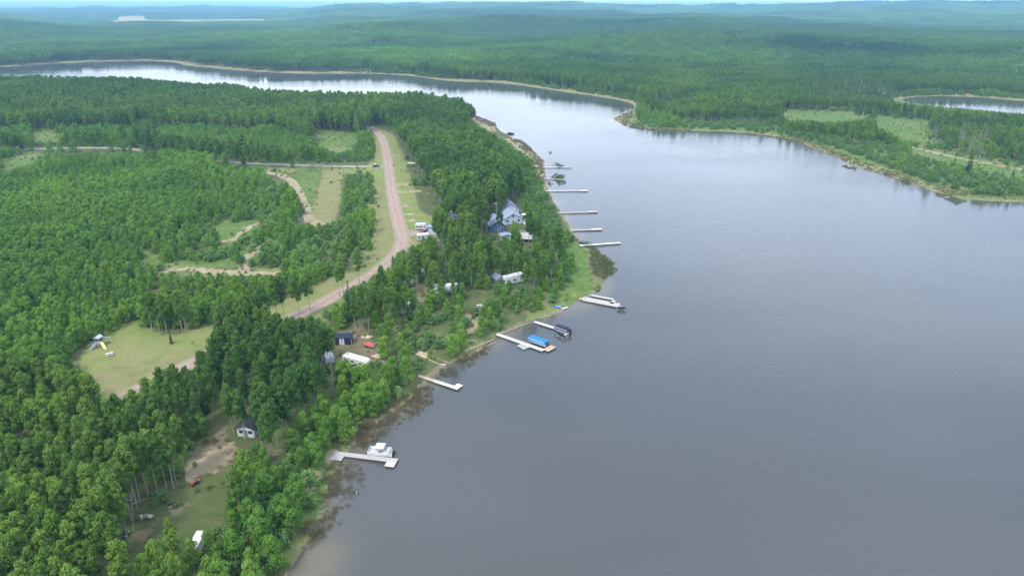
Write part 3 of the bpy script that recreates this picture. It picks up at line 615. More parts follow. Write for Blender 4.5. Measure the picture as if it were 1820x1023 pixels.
ZONE_OPEN = [[(985, 540), (1060, 440), (1090, 480), (1050, 530), (1000, 555)], [(1640, 250), (1850, 300), (1850, 350), (1740, 350), (1600, 300)],
            [(640, 236), (700, 236), (800, 400), (740, 440), (500, 560), (300, 700), (120, 720), (140, 620), (230, 578), (300, 602), (380, 577), (480, 548), (560, 514), (640, 482), (660, 440)],
             [(1390, 195), (1555, 200), (1540, 214), (1380, 214)], [(1552, 204), (1655, 215), (1660, 256), (1600, 250), (1556, 226)]]
ZONE_CLUMP = [[(1380, 218), (1560, 226), (1650, 256), (1640, 275), (1540, 262), (1400, 236)]]
ZONE_DEAD = [[(1440, 150), (1570, 150), (1600, 200), (1480, 192), (1420, 185)], [(1650, 215), (1750, 230), (1760, 290), (1660, 262)], [(1580, 178), (1660, 182), (1660, 212), (1580, 206)], [(1150, 182), (1220, 175), (1240, 195), (1180, 200)]]
def candidates(r0, r1, step, az0=-48, az1=48):
    x0, x1 = -r1 * math.sin(R(-az0)), r1 * math.sin(R(az1)); gx = np.arange(x0, x1, step); gy = np.arange(r0 * .6, r1, step); X, Y = np.meshgrid(gx, gy)
    X = X.ravel() + RNG.uniform(-.42, .42, X.size) * step; Y = Y.ravel() + RNG.uniform(-.42, .42, Y.size) * step
    D = np.hypot(X, Y); az = np.degrees(np.arctan2(X, Y)); m = (D >= r0) & (D < r1) & (az > az0) & (az < az1); return X[m], Y[m]
X, Y = candidates(62, 1150, 3.3, -46, 46)
S = sdist(X, Y); m = S > 2.5; X, Y, S = X[m], Y[m], S[m]
# thin out with distance (crowns are seen as one canopy there)
D = np.hypot(X, Y); m = RNG.random(X.size) < np.clip(np.where(D < 260, .84, np.where(D < 500, .82, .68)), 0, 1); X, Y, S, D = X[m], Y[m], S[m], D[m]
Z = H(X, Y, S); px, py, dd = proj(X, Y, Z); u = RNG.random(X.size)
zy, zs, zo, zd = zone(ZONE_YOUNG, px, py), zone(ZONE_SHRUB, px, py), zone(ZONE_OPEN, px, py), zone(ZONE_DEAD, px, py)
patch = vnoise(X, Y, 28, 501); patch2 = vnoise(X, Y, 55, 502); hs = .82 + .34 * vnoise(X, Y, 45, 503)
kind = np.full(X.size, 1)                                        # 0 none 1 tall 2 young 3 shrub 4 spruce 5 bare
kind[zy] = 2
zs &= ~zone(ZONE_CLUMP, px, py); kind[zs] = np.where(u[zs] < np.where(X[zs] > 150, .50, .5), 3, np.where(u[zs] < np.where(X[zs] > 150, .55, .62 + .2 * patch[zs]), 2, 0))
zk = zone(ZONE_CLUMP, px, py) & (patch > .3); kind[zk] = 1; hs[zk] *= .95
zc_ = zone(ZONE_CAMP, px, py) & ~zs & ~zo
kind[zc_] = np.where(u[zc_] < .46, 1, np.where(u[zc_] < .70, 2, np.where(u[zc_] < .85, 3, 0)))
kind[zo & ~zs] = np.where(u[zo & ~zs] < .05, 3, 0)
kind[zd] = np.where(u[zd] < .42, 5, np.where(u[zd] < .75, 1, 3))
kind[(kind == 1) & (S < 14)] = np.where(RNG.random(((kind == 1) & (S < 14)).sum()) < .55, 2, 3)
kind[(kind == 1) & (u > .955)] = 2
kind[(kind == 2) & zy & (u > .97)] = 3
kind[(kind == 1) & (RNG.random(X.size) < .006 + .10 * (patch2 > .74) * (D > 420))] = 4
kind[(kind == 1) & (RNG.random(X.size) < .02)] = 5
ht = np.choose(kind, [0, 15.0 * hs, 6.9 * (.70 + .6 * patch), 2.3 + 1.6 * patch2, 11.0, 12.0]) * RNG.uniform(.84, 1.14, X.size)
east = (X > 130) & (Y > 380); ht[east & (kind == 1)] *= .8
m = (kind == 1) & (patch < .16) & (D < 700); kind[m] = 2; ht[m] = RNG.uniform(6, 9, m.sum())
ok = (kind > 0)
for k, wd in ((1, 2.0), (2, 1.6), (3, 1.3), (4, 1.6), (5, .6)):
    i = np.where(ok & (kind == k))[0]; c = clear_of(X[i], Y[i], Z[i], ht[i], wd)
    bad = i[~c]; ok[bad] = False
    if k == 1:                                                   # a lower tree or a shrub stands where a tall one would hide the clearing
        for k2, h2, pr in ((2, 7.0, .85), (3, 2.6, .8)):
            j = bad[(~ok[bad]) & (RNG.random(len(bad)) < pr) & ~zo[bad]]; c2 = clear_of(X[j], Y[j], Z[j], np.full(len(j), h2), 1.3); j = j[c2]; ok[j] = True; kind[j] = k2; ht[j] = h2 * RNG.uniform(.8, 1.1, len(j))
    if k == 2:
        j = bad[(~ok[bad]) & (RNG.random(len(bad)) < .8)]; c2 = clear_of(X[j], Y[j], Z[j], np.full(len(j), 2.4), 1.0); j = j[c2]; ok[j] = True; kind[j] = 3; ht[j] = 2.5
X, Y, Z, S, D, kind, ht = (a[ok] for a in (X, Y, Z, S, D, kind, ht))
EXTRA = []                                                        # trees the photograph singles out: (kind, px, py of the foot, height)
for px_, py_, h_ in ((530, 192, 15), (523, 192, 12), (545, 194, 10), (552, 195, 13), (560, 196, 14), (567, 196, 15), (573, 196, 13), (583, 196, 14), (591, 197, 16), (600, 197, 12), (612, 197, 10), (466, 182, 12), (492, 184, 9), (505, 186, 8), (350, 182, 12), (343, 182, 10), (541, 194, 9),
                     (1696, 290, 7), (1718, 308, 15), (1722, 308, 14), (1545, 232, 14), (1540, 233, 10), (1600, 290, 6), (1648, 293, 6), (1765, 322, 6), (1790, 335, 5), (1800, 312, 6), (1575, 256, 9), (305, 610, 5), (700, 495, 10), (622, 548, 11), (60 + 560, 560, 10), (635, 300, 4), (590, 302, 4), (700, 296, 3), (744, 480, 11)):
    EXTRA.append((4, px_, py_, h_))
for px_, py_, h_ in ((680, 188, 13), (688, 188, 14), (696, 188, 13), (684, 190, 12), (786, 538, 11), (806, 541, 10), (722, 576, 12), (736, 570, 9), (590, 652, 13), (578, 656, 14), (242, 890, 16), (250, 893, 17), (264, 884, 15), (281, 872, 16), (309, 867, 17), (314, 860, 15), (330, 842, 16), (383, 1016, 10), (374, 992, 7), (322, 1022, 11), (352, 1030, 10), (312, 985, 9), (205, 965, 15), (214, 950, 16)): EXTRA.append((1, px_, py_, h_))
for e in EXTRA:
    p = P(e[1], e[2]); X = np.append(X, p.x); Y = np.append(Y, p.y); Z = np.append(Z, p.z); D = np.append(D, math.hypot(p.x, p.y)); kind = np.append(kind, e[0]); ht = np.append(ht, e[3]); S = np.append(S, 20)
n_extra = len(EXTRA)
px, py, dd = proj(X, Y, Z + ht * .7); inframe = (px > -15) & (px < 1835) & (py < 1040) & (py > -5)
proj_size = ht / dd * inframe
rz = RNG.uniform(0, 6.283, X.size)
indiv = np.zeros(X.size, bool)
def pick(mask, n):
    i = np.where(mask & inframe)[0]; i = i[np.argsort(-proj_size[i])][:n]; indiv[i] = True; return i
LIMITS = {1: 300, 2: 250, 3: 200, 4: 150, 5: 90}
picked = {k: pick(kind == k, n) for k, n in LIMITS.items()}
def side_word(x, y):
    """where a tree stands, told by things one can find"""
    gx, gy = px[x], py[x]
    if gy > 800: return 'in the bottom-left woods left of the grassy clearing' if gx < 300 else 'between the bottom clearing and the lake shore'
    if gy > 640: return 'in the woods left of the small cabin' if gx < 420 else 'on the bank between the cabin and the L-shaped dock'
    if gy > 520: return 'around the camp trailers above the twin white docks' if gx > 560 else 'beside the hidden bend of the gravel road' if gx > 370 else 'at the edge of the mown playground field'
    if gy > 380: return 'near the blue gabled house on the point' if gx > 680 else 'in the thicket left of the gravel road'
    if gx > 1100: return 'on the marshy east shore beside the pond'
    if gx > 690: return 'in the grove along the west shore docks'
    return 'in the far woods toward the north channel'
NAMES = {1: ('aspen_tree', 'aspen', 'tall pale-trunked aspen'), 2: ('young_aspen', 'aspen', 'low bushy young aspen'), 3: ('willow_shrub', 'shrub', 'rounded leafy willow shrub'), 4: ('spruce_tree', 'spruce', 'dark pointed spruce'), 5: ('bare_tree', 'dead tree', 'leafless grey dead tree')}
PR = {1: tall, 2: young, 3: shrubs, 4: spruces, 5: bare}
def plant(k, i):
    name, cat, lab = NAMES[k]; cr_me, tr_me, h0 = PR[k][int(RNG.integers(len(PR[k])))]; s_ = ht[i] / h0; pl = side_word(i, 0); wv = RNG.uniform(.88, 1.15)
    if k == 5:
        o = bpy.data.objects.new(name, tr_me); COL.objects.link(o)
    else: o = bpy.data.objects.new(name, None); COL.objects.link(o)
    o.location = (X[i], Y[i], Z[i]); o.rotation_euler.z = rz[i]; o.scale = (s_ * wv, s_ * wv, s_)
    tag(o, f'{lab} {pl}', cat, f'{lab}s {pl}')
    if k != 5:
        for nm, me_ in (('crown', cr_me), ('stem' if k == 3 else 'trunk', tr_me)):
            c_ = bpy.data.objects.new(nm, me_); c_.parent = o; COL.objects.link(c_)
for k, ids in picked.items():
    for i in ids: plant(k, i)
rest = ~indiv
def mass(name, mask, meshes, h0, label):
    i = np.where(mask)[0]
    if len(i): scatter(name, np.stack([X[i], Y[i], Z[i]], 1), rz[i], ht[i] / h0, RNG.integers(0, len(meshes), len(i)), meshes, label)
    print(name, len(i))
def mesh_pair(t): return [join_mesh('pair', [(q, 1, (0, 0, 0), 0) for q in p[:2] if q]) for p in t]
mass('aspen_woods', rest & (kind == 1) & (D < 330), mesh_pair(tall[:6]), 15.0, 'closed woods of tall green aspens')
mass('aspen_forest', rest & (kind == 1) & (D >= 330), tall_lo, 15.0, 'distant closed aspen forest')
mass('young_aspen_thicket', rest & (kind == 2) & (D < 300), mesh_pair(young[:4]), 9.0, 'dense thicket of young aspens')
mass('young_aspen_woodland', rest & (kind == 2) & (D >= 300), young_lo, 9.0, 'dense stand of young aspens left of the road')
mass('willow_thicket', rest & (kind == 3), mesh_pair(shrubs[:4]), 2.6, 'low willow thicket')
mass('spruce_forest', rest & (kind == 4), mesh_pair(spruces), 12.0, 'scattered dark spruces among the aspens')
mass('dead_forest', rest & (kind == 5), mesh_pair(bare), 12.0, 'grey leafless trunks at the wood edge')
# far woods as patches of many crowns
FIELD = [(205, 30), (262, 29), (266, 36), (478, 34), (480, 42), (262, 44), (150, 46), (200, 38)]
PX_, PY_, PZ_, PS_, PI_, PR_ = [], [], [], [], [], []
for r0, r1, st, sc, base_i in ((1150, 2600, 22, 1.0, 0), (2600, 6200, 48, 1.0, 6), (6200, 11500, 96, 1.9, 6)):
    x, y = candidates(r0, r1, st, -44, 44); s = sdist(x, y); mm = s > (st * .35 + 4); x, y, s = x[mm], y[mm], s[mm]; z = H(x, y, s)
    a, b, d = proj(x, y, z); mm = ~inside(FIELD, a, b); x, y, z, s = x[mm], y[mm], z[mm], s[mm]
    mm = (vnoise(x, y, 160, 601) > .10) | (y > 4000); x, y, z, s = x[mm], y[mm], z[mm], s[mm]
    PX_.append(x); PY_.append(y); PZ_.append(z - (.5 if st < 30 else 1.5)); PS_.append(np.full(x.size, sc) * (.78 + .5 * vnoise(x, y, 220, 603)) * (1 if sc == 1 else .95)); PI_.append(base_i + RNG.integers(0, 6 if base_i == 0 else 5, x.size)); PR_.append(RNG.integers(0, 4, x.size) * 1.5708 + RNG.uniform(-.15, .15, x.size))
cat_ = np.concatenate
scatter('far_forest', np.stack([cat_(PX_), cat_(PY_), cat_(PZ_)], 1), cat_(PR_), cat_(PS_), cat_(PI_), patchA + patchB, 'unbroken forest stretching to the horizon'); print('far', sum(map(len, PX_)))

# ------------------------------------------------------------------ reeds in the shallows
def reed_tuft(seed, m, n=34, h=1.25, r=1.0):
    rng = np.random.default_rng(seed); V = []; F = []; T = []
    for k in range(n):
        a = rng.uniform(0, 6.28); d = r * math.sqrt(rng.random()); x, y = d * math.cos(a), d * math.sin(a); hh = h * rng.uniform(.5, 1.1); b = rng.uniform(0, 6.28); lx, ly = rng.normal(0, .28, 2); w_ = .045
        q = len(V); V += [(x - w_ * math.cos(b), y - w_ * math.sin(b), -.4), (x + w_ * math.cos(b), y + w_ * math.sin(b), -.4), (x + lx + .4 * w_ * math.cos(b), y + ly + .4 * w_ * math.sin(b), hh), (x + lx - .4 * w_ * math.cos(b), y + ly - .4 * w_ * math.sin(b), hh)]; F.append((q, q + 1, q + 2, q + 3)); T += [rng.random()] * 4
    me = np_mesh('reed_tuft', np.array(V), np.array(F), [m]); a = me.attributes.new('tint', 'FLOAT', 'POINT'); a.data.foreach_set('value', np.array(T, np.float32)); return me
rt = [reed_tuft(k, M['reed']) for k in range(4)] + [reed_tuft(9 + k, M['reedg']) for k in range(3)]
REED = [([(506, 1010), (530, 960), (554, 905), (576, 850), (594, 818), (640, 826), (655, 845), (640, 880), (610, 930), (580, 960), (550, 975)], .8, 1.0),
        ([(612, 800), (640, 758), (680, 728), (720, 700), (748, 680), (772, 690), (768, 715), (735, 745), (690, 775), (655, 795)], 1.4, 1.2),
        ([(760, 672), (775, 655), (800, 650), (818, 668), (800, 672), (770, 678)], 1.4, .8), ([(800, 640), (840, 628), (868, 612), (872, 625), (850, 645), (836, 652), (810, 645)], 1.4, .9),
        ([(1046, 446), (1070, 450), (1098, 470), (1096, 482), (1075, 498), (1052, 492), (1048, 466)], 1.6, .45), ([(1020, 425), (1050, 432), (1075, 450), (1060, 452), (1030, 434)], 1.0, .1),
        ([(1040, 520), (1066, 508), (1070, 518), (1050, 530)], .7, .1), ([(978, 296), (990, 288), (1004, 295), (996, 300)], .6, 0), ([(978, 314), (985, 308), (1003, 310), (1004, 318), (990, 322)], .8, 0), ([(972, 325), (980, 322), (985, 328), (974, 330)], .8, 0), ([(988, 322), (1003, 318), (1008, 327), (990, 330)], .8, 0),
        ([(975, 270), (981, 268), (982, 276), (976, 278)], .4, 0), ([(1494, 296), (1502, 292), (1528, 300), (1520, 304)], .9, 0), ([(1600, 320), (1614, 320), (1622, 330), (1604, 330)], .8, .1), ([(1658, 340), (1690, 350), (1720, 358), (1700, 364), (1665, 348)], 1.0, .1), ([(1628, 332), (1642, 334), (1640, 340), (1630, 338)], .7, 0),
        ([(1090, 211), (1126, 196), (1122, 220), (1150, 228), (1240, 232), (1240, 236), (1120, 229)], .35, .7), ([(890, 242), (930, 250), (966, 285), (972, 330), (960, 330), (950, 290), (920, 262)], .5, 1.0), ([(830, 200), (880, 218), (888, 234), (850, 218)], .5, 1.0),
        ([(1300, 234), (1430, 256), (1520, 296), (1620, 326), (1690, 350), (1820, 358), (1820, 352), (1700, 340), (1560, 300), (1430, 248)], .35, .6)]
rx, ry, rz_, ri, rs, rr_ = [], [], [], [], [], []
for poly, dens, brown in REED:
    g = [W0(*p) for p in poly]; xs = [p[0] for p in g]; ys = [p[1] for p in g]; area = (max(xs) - min(xs)) * (max(ys) - min(ys)); n = int(min(area * dens * 2.2, 26000))
    x = RNG.uniform(min(xs), max(xs), n); y = RNG.uniform(min(ys), max(ys), n); q = inside(g, x, y) & (RNG.random(n) < .25 + 1.5 * (fbm(x, y, 5, 711) - .3)); x, y = x[q], y[q]; s = sdist(x, y)
    z = np.where(s < 0, 0.0, H(x, y, s)); e = dist_poly(g, x, y); q = RNG.random(x.size) < np.clip(e / 2.5 + .2, 0, 1); x, y, z, s = x[q], y[q], z[q], s[q]
    rx.append(x); ry.append(y); rz_.append(z); br = RNG.random(x.size) < brown; ri.append(np.where(br, RNG.integers(0, 4, x.size), RNG.integers(4, 7, x.size))); rs.append(RNG.uniform(.55, 1.05, x.size) * np.where(s < -3, .6, .85)); rr_.append(RNG.uniform(0, 6.28, x.size))
scatter('reeds', np.stack([cat_(rx), cat_(ry), cat_(rz_)], 1), cat_(rr_), cat_(rs), cat_(ri), rt, 'brown and green reeds in the shallows'); print('reeds', sum(map(len, rx)))

# ------------------------------------------------------------------ low brush and weeds on the open ground
bx_, by_ = candidates(90, 950, 2.6, -44, 44); s_ = sdist(bx_, by_); q = (s_ > 1.0); bx_, by_, s_ = bx_[q], by_[q], s_[q]; bz = H(bx_, by_, s_); a_, b_, d_ = proj(bx_, by_, bz)
zb_ = zone(Z_BRIGHT, a_, b_); zm = zone(ZONE_CAMP + ZONE_SHRUB, a_, b_) & ~zb_; zmarsh = (bx_ > 150) & (s_ < 40)
road_xy = [tuple(p)[:2] for p in road_pts]; side_xy = [tuple(p)[:2] for p in side_pts]
pr_ = np.where(zb_, .13, np.where(zm, .30, np.where(zmarsh, .4, np.where(zone(Z_MOWN + Z_TANGRASS, a_, b_), .012, .06)))) * (.25 + 1.5 * vnoise(bx_, by_, 14, 801))
q = (RNG.random(bx_.size) < pr_) & (dist_poly(road_xy, bx_, by_, False) > 5) & (dist_poly(side_xy, bx_, by_, False) > 4); bx_, by_, bz = bx_[q], by_[q], bz[q]
scatter('low_brush', np.stack([bx_, by_, bz], 1), RNG.uniform(0, 6.28, bx_.size), RNG.uniform(.14, .62, bx_.size) ** 1.2, RNG.integers(0, 4, bx_.size), [join_mesh('brush', [(crown_mesh('c', 900 + k, 2.6, .1, 2.0, 260, .55, 'shrub', M['leaf_brush']), 1, (0, 0, 0), 0)]) for k in range(4)], 'knee-high brush and weeds on open ground'); print('brush', bx_.size)

# ================================================================== things people left here
def T(px, py, h=0.0, water=False):
    """the point h above the ground (or the lake) seen at px, py"""
    z = 1.5 + h
    for _ in range(8):
        x, y = W0(px, py, z); z = (0 if water else max(hz(x, y), 0)) + h
    return Vector((x, y, z))
def along(a, b, h=0.0, water=False):
    p, q = T(*a, h, water), T(*b, h, water); d = q - p; d.z = 0; c = (p + q) / 2
    return c, math.atan2(d.y, d.x), d.length
M.update({
 'white': mat('white_paint', (.60, .61, .60), .5, .25, .9), 'cream': mat('cream_paint', (.62, .61, .50), .5, .25, .8), 'roofwhite': mat('roof_membrane', (.70, .70, .66), .7, .2, .8),
 'glass': mat('dark_glass', (.03, .04, .05), .12), 'black': mat('black_plastic', (.02, .02, .022), .5), 'rubber': mat('tyre_rubber', (.025, .025, .025), .85), 'chrome': mat('grey_metal', (.42, .43, .45), .38, .2, 3, .8),
 'alu': mat('aluminium', (.60, .61, .63), .45, .15, 2, .55), 'greywood': mat('weathered_boards', (.44, .42, .40), .9, .35, 3.5), 'palewood': mat('pale_boards', (.55, .54, .50), .8, .18, 2.5), 'tanwood': mat('tan_boards', (.47, .37, .27), .85, .3, 2.5),
 'brownwood': mat('brown_timber', (.24, .16, .10), .9, .4, 2.0), 'tanlog': mat('bare_log', (.50, .40, .27), .9, .35, 2.0), 'blue': mat('blue_tarp', (.012, .17, .55), .55, .25, 1.6, bump=.2), 'navy': mat('navy_canvas', (.022, .028, .060), .75, .35, 1.8, bump=.2),
 'navywall': mat('blue_siding', (.055, .10, .26), .7, .15, 1.2), 'greyroof': mat('grey_shingles', (.24, .30, .39), .9, .22, 2.2), 'purproof': mat('slate_shingles', (.19, .22, .30), .9, .25, 2.2), 'greywall': mat('pale_grey_siding', (.40, .45, .51), .7, .15, 1.0),
 'darkroof': mat('dark_shingles', (.045, .048, .055), .85, .3, 2.0), 'red': mat('faded_red_canvas', (.52, .11, .085), .7, .3, 2.0), 'maroon': mat('maroon_paint', (.17, .022, .035), .35, .2), 'orange': mat('orange_plastic', (.28, .10, .04), .5, .1),
 'yellow': mat('yellow_plastic', (.72, .62, .25), .45, .1), 'slate': mat('grey_blue_plastic', (.22, .26, .32), .55, .2), 'concrete': mat('concrete', (.42, .41, .38), .9, .2, 1.5), 'stripe': mat('grey_stripe', (.16, .18, .21), .5), 'green': mat('green_canvas', (.30, .42, .26), .8, .2),
 'seat': mat('beige_vinyl', (.55, .52, .47), .6, .15), 'charcoal': mat('charred_ash', (.10, .09, .085), .95, .4, 1.5)})
def wheel(parent, x, y, r=.36, w_=.24):
    wh = MB().tube([(x, y - w_ / 2, r), (x, y + w_ / 2, r)], r, 14).obj('wheel', M['rubber'], parent); MB().tube([(x, y - w_ / 2 - .01, r), (x, y + w_ / 2 + .01, r)], r * .55, 10).obj('rim', M['chrome'], wh)
def planks(mb, x0, x1, y0, y1, z, th=.06, step=.3, gap=.025):
    n = max(1, int(round((x1 - x0) / step))); s_ = (x1 - x0) / n
    for k in range(n): mb.box(x0 + k * s_ + gap / 2, x0 + (k + 1) * s_ - gap / 2, y0, y1, z - th, z)
    return mb
def dock(a, b, wd, label, deckmat, secs=(), z=.55, group='docks along the west shore', posts=True, name='dock', half=None):
    """a at the shore, b at the far end; secs: extra platforms (x0, x1, y0, y1, material) in metres, x from the shore end"""
    c, rz_, L_ = along(a, b, z, True); p = T(*a, z, True); t = thing(name, label, 'dock', (p.x, p.y, 0), rz_, group)
    runs = [(0, L_, deckmat)] if not half else [(0, L_ * half[0], deckmat), (L_ * half[0], L_, half[1])]
    for x0, x1, m_ in runs:
        planks(MB(), x0, x1, -wd / 2, wd / 2, z).obj('deck', m_, t)
    fr = MB()
    for s_ in (-1, 1): fr.box(0, L_, s_ * (wd / 2 - .05) - .04, s_ * (wd / 2 - .05) + .04, z - .28, z - .065)
    for x0, x1, y0, y1, m_ in secs:
        x0 = L_ + x0 if x0 < 0 or x1 < 0 else x0; x1 = L_ + x1 if x1 < 0 or x1 == 0 else x1
        planks(MB(), x0, x1, y0, y1, z - .015).obj('platform', m_, t)
        fr.box(x0, x1, y0 + .02, y0 + .1, z - .32, z - .085); fr.box(x0, x1, y1 - .1, y1 - .02, z - .32, z - .085); fr.box(x0 + .02, x0 + .1, y0 + .1, y1 - .1, z - .32, z - .085); fr.box(x1 - .1, x1 - .02, y0 + .1, y1 - .1, z - .32, z - .085)
    fr.obj('frame', M['brownwood'] if deckmat is not M['palewood'] else M['chrome'], t)
    if posts:
        n = max(2, int(L_ / 4))
        for k in range(n + 1):
            for s_ in (-1, 1): MB().tube([(min(L_ - .1, .1 + k * L_ / n), s_ * (wd / 2 + .04), -1.2), (min(L_ - .1, .1 + k * L_ / n), s_ * (wd / 2 + .04), z + .12)], .045, 6).obj('post', M['chrome'], t)
    return t, L_, z
G = M['greywood']; PW = M['palewood']; TW = M['tanwood']
t, L1, _ = dock((594, 804), (706, 818), 1.5, 'long grey plank dock beside the white pontoon boat, widened at both ends', G, [(0, 2.9, -2.6, -.75, M['alu']), (-2.3, 0, -2.4, -.75, PW)])
dock((741, 666), (815, 690), 1.25, 'dock half bare tan boards half white with an L-shaped white end', TW, [(-1.9, 0, .62, 2.2, M['white'])], half=(.43, M['white']))
dock((883, 593), (966, 622), 1.5, 'long pale dock beside the blue covered boat with a tan float at its tip', PW, [])
dock((950, 571), (1013, 591), 1.3, 'pale dock leading to the black covered boat', PW, [(-1.0, 0, -2.6, -.65, PW)])
dock((1030, 530), (1104, 544), 1.4, 'grey dock on the green point with a branched end platform', G, [(-4.6, -3.2, .7, 4.2, G), (-4.6, 2.6, 4.2, 5.6, G), (-1.0, 1.6, -1.2, 2.2, G)])
dock((1030, 436), (1103, 431), 1.5, 'broad white dock at the reedy point, the nearest of the far row', M['white'], [])
dock((1012, 409), (1070, 407), 1.5, 'dark boarded dock with a pale outer end', M['greywood'], [(-5.0, 0, -.75, 1.6, PW)], half=(.7, PW))
dock((990, 378), (1062, 376), 1.3, 'thin grey dock with a slightly wider pale tip, behind the dark boarded dock', G, [(-5.0, 0, -.65, 1.5, PW)])
dock((966, 339), (1044, 338), 1.3, 'long white dock below the weed patches with a small end platform', M['white'], [(-4.0, 0, -1.6, .65, PW)])
dock((962, 317), (1000, 319), 1.2, 'short grey dock lying between the dark weed patches', G, [])
dock((954, 297), (1016, 297), 1.3, 'farthest long dock with a dark outer half', PW, [], half=(.6, G))
c, a, L_ = along((968, 623), (985, 614), .5, True); t = thing('swim_raft', 'tan wooden float at the tip of the dock with the blue covered boat', 'raft', (c.x, c.y, 0), a)
planks(MB(), -2.0, 2.0, -1.1, 1.1, .5).obj('deck', TW, t); MB().box(-1.95, 1.95, -1.05, 1.05, .12, .435).obj('float', M['black'], t)

def pontoon_boat(c, a, L_, label, cover=None, lift=False, bimini=False):
    t = thing('pontoon_boat', label, 'boat', c, a); w_ = 2.5; zb = .35 if not lift else .75
    for s_ in (-.85, .85): MB().tube([(-L_ / 2, s_, zb), (L_ / 2 - .7, s_, zb), (L_ / 2, s_, zb + .25)], [.32, .32, .06], 12).obj('pontoon', M['alu'], t, smooth=True)
    MB().box(-L_ / 2 + .1, L_ / 2 - .2, -w_ / 2, w_ / 2, zb + .34, zb + .42).obj('deck', M['seat'], t)
    f = MB(); z0, z1 = zb + .44, zb + 1.1
    f.box(-L_ / 2 + .5, L_ / 2 - .3, -w_ / 2 + .02, -w_ / 2 + .07, z0, z1); f.box(-L_ / 2 + .5, L_ / 2 - .3, w_ / 2 - .07, w_ / 2 - .02, z0, z1); f.box(L_ / 2 - .35, L_ / 2 - .3, -w_ / 2 + .07, w_ / 2 - .07, z0, z1); f.box(-L_ / 2 + .5, -L_ / 2 + .55, -w_ / 2 + .07, w_ / 2 - .07, z0, z1)
    f.obj('side_panel', M['white'], t)
    mo = MB().box(-L_ / 2 - .55, -L_ / 2 + .05, -.28, .28, zb + .25, zb + 1.15).box(-L_ / 2 - .4, -L_ / 2 - .15, -.1, .1, -.3, zb + .245).obj('outboard_motor', M['black'], t, bevel=.06)
    if cover:
        n = 9; V = []; F = []; xs = np.linspace(-L_ / 2 + .15, L_ / 2 - .05, 13)
        for i, x in enumerate(xs):
            e = min(1, (i + .35) / 1.6, (12 - i + .35) / 1.6)
            for k in range(n):
                u_ = k / (n - 1) * 2 - 1; V.append((x, u_ * (w_ / 2 + .10), zb + .72 + (1 - abs(u_) ** 2.6) * .95 * e ** .5 + .05 * math.sin(x * 3.1) * (1 - abs(u_))))
        F = [(i * n + k, i * n + k + 1, (i + 1) * n + k + 1, (i + 1) * n + k) for i in range(12) for k in range(n - 1)]
        m0 = MB().add(V, F)
        for i in range(12):                                      # skirts
            for k in (0, n - 1):
                p, q = V[i * n + k], V[(i + 1) * n + k]; m0.add([p, q, (q[0], q[1], zb + .5), (p[0], p[1], zb + .5)], [(0, 1, 2, 3)])
        for i in (0, 12):
            for k in range(n - 1):
                p, q = V[i * n + k], V[i * n + k + 1]; m0.add([p, q, (q[0], q[1], zb + .5), (p[0], p[1], zb + .5)], [(0, 1, 2, 3)])
        m0.obj('cover', cover, t, smooth=True)
    else:
        se = MB()
        for x0, x1, y0, y1 in ((1.0, 2.1, -1.1, -.5), (1.0, 2.1, .5, 1.1), (-2.0, -1.0, .5, 1.1), (-2.1, -1.6, -1.1, .3), (-.6, .0, -.9, -.3)): se.box(x0, x1, y0, y1, z0, z0 + .42)
        se.obj('bench_seat', M['white'], t, bevel=.05); MB().box(-.3, .3, .35, 1.0, z0, z0 + .85).obj('console', M['slate'], t, bevel=.05)
        MB().tube([(-L_ / 2 + .9, 0, z0), (-L_ / 2 + .9, 0, z0 + .7)], .12, 10).obj('table', M['seat'], t)
    if bimini:
        zt = zb + 2.15; MB().box(-1.2, 1.0, -w_ / 2 + .1, w_ / 2 - .1, zt, zt + .07).obj('canopy', M['seat'], t, bevel=.03)
        for x in (-1.1, .9):
            for y in (-1.1, 1.1): MB().tube([(0, y, z1), (x, y, zt)], .025, 5).obj('canopy_pole', M['chrome'], t)
    return t
c, a, L_ = along((656, 802), (696, 805), .6, True); pontoon_boat(Vector((c.x, c.y, 0)), a + math.pi, 6.2, 'open white pontoon boat with a beige canopy moored at the long grey dock', None, False, True)
c, a, L_ = along((942, 601), (972, 612), 1.0, True); pontoon_boat(Vector((c.x, c.y, 0)), a + math.pi, 6.8, 'pontoon boat under a bright blue cover beside the pale dock', M['blue'], True)
c, a, L_ = along((989, 582), (1012, 590), 1.0, True); pontoon_boat(Vector((c.x, c.y, 0)), a + math.pi, 5.6, 'boat under a black cover moored at the tip of the pale dock', M['navy'], True)
def lift(c, a, label, m_, loaded=None):
    t = thing('boat_lift', label, 'boat lift', c, a)
    b = MB()
    for y in (-1.0, -.35, .35, 1.0): b.box(-1.6, 1.6, y - .13, y + .13, .38, .5)
    for i, y in enumerate((-1.0, -.35, .35, 1.0)): MB().box(-1.6, 1.6, y - .14, y + .14, .36, .5).obj('bunk', m_, t)
    MB().box(-1.5, -1.35, -1.25, 1.25, .2, .35).box(1.35, 1.5, -1.25, 1.25, .2, .35).obj('frame', M['alu'], t)
    for x in (-1.5, 1.5):
        for y in (-1.3, 1.3): MB().tube([(x, y, -1), (x, y, 1.25)], .05, 6).obj('post', M['alu'], t)
    return t
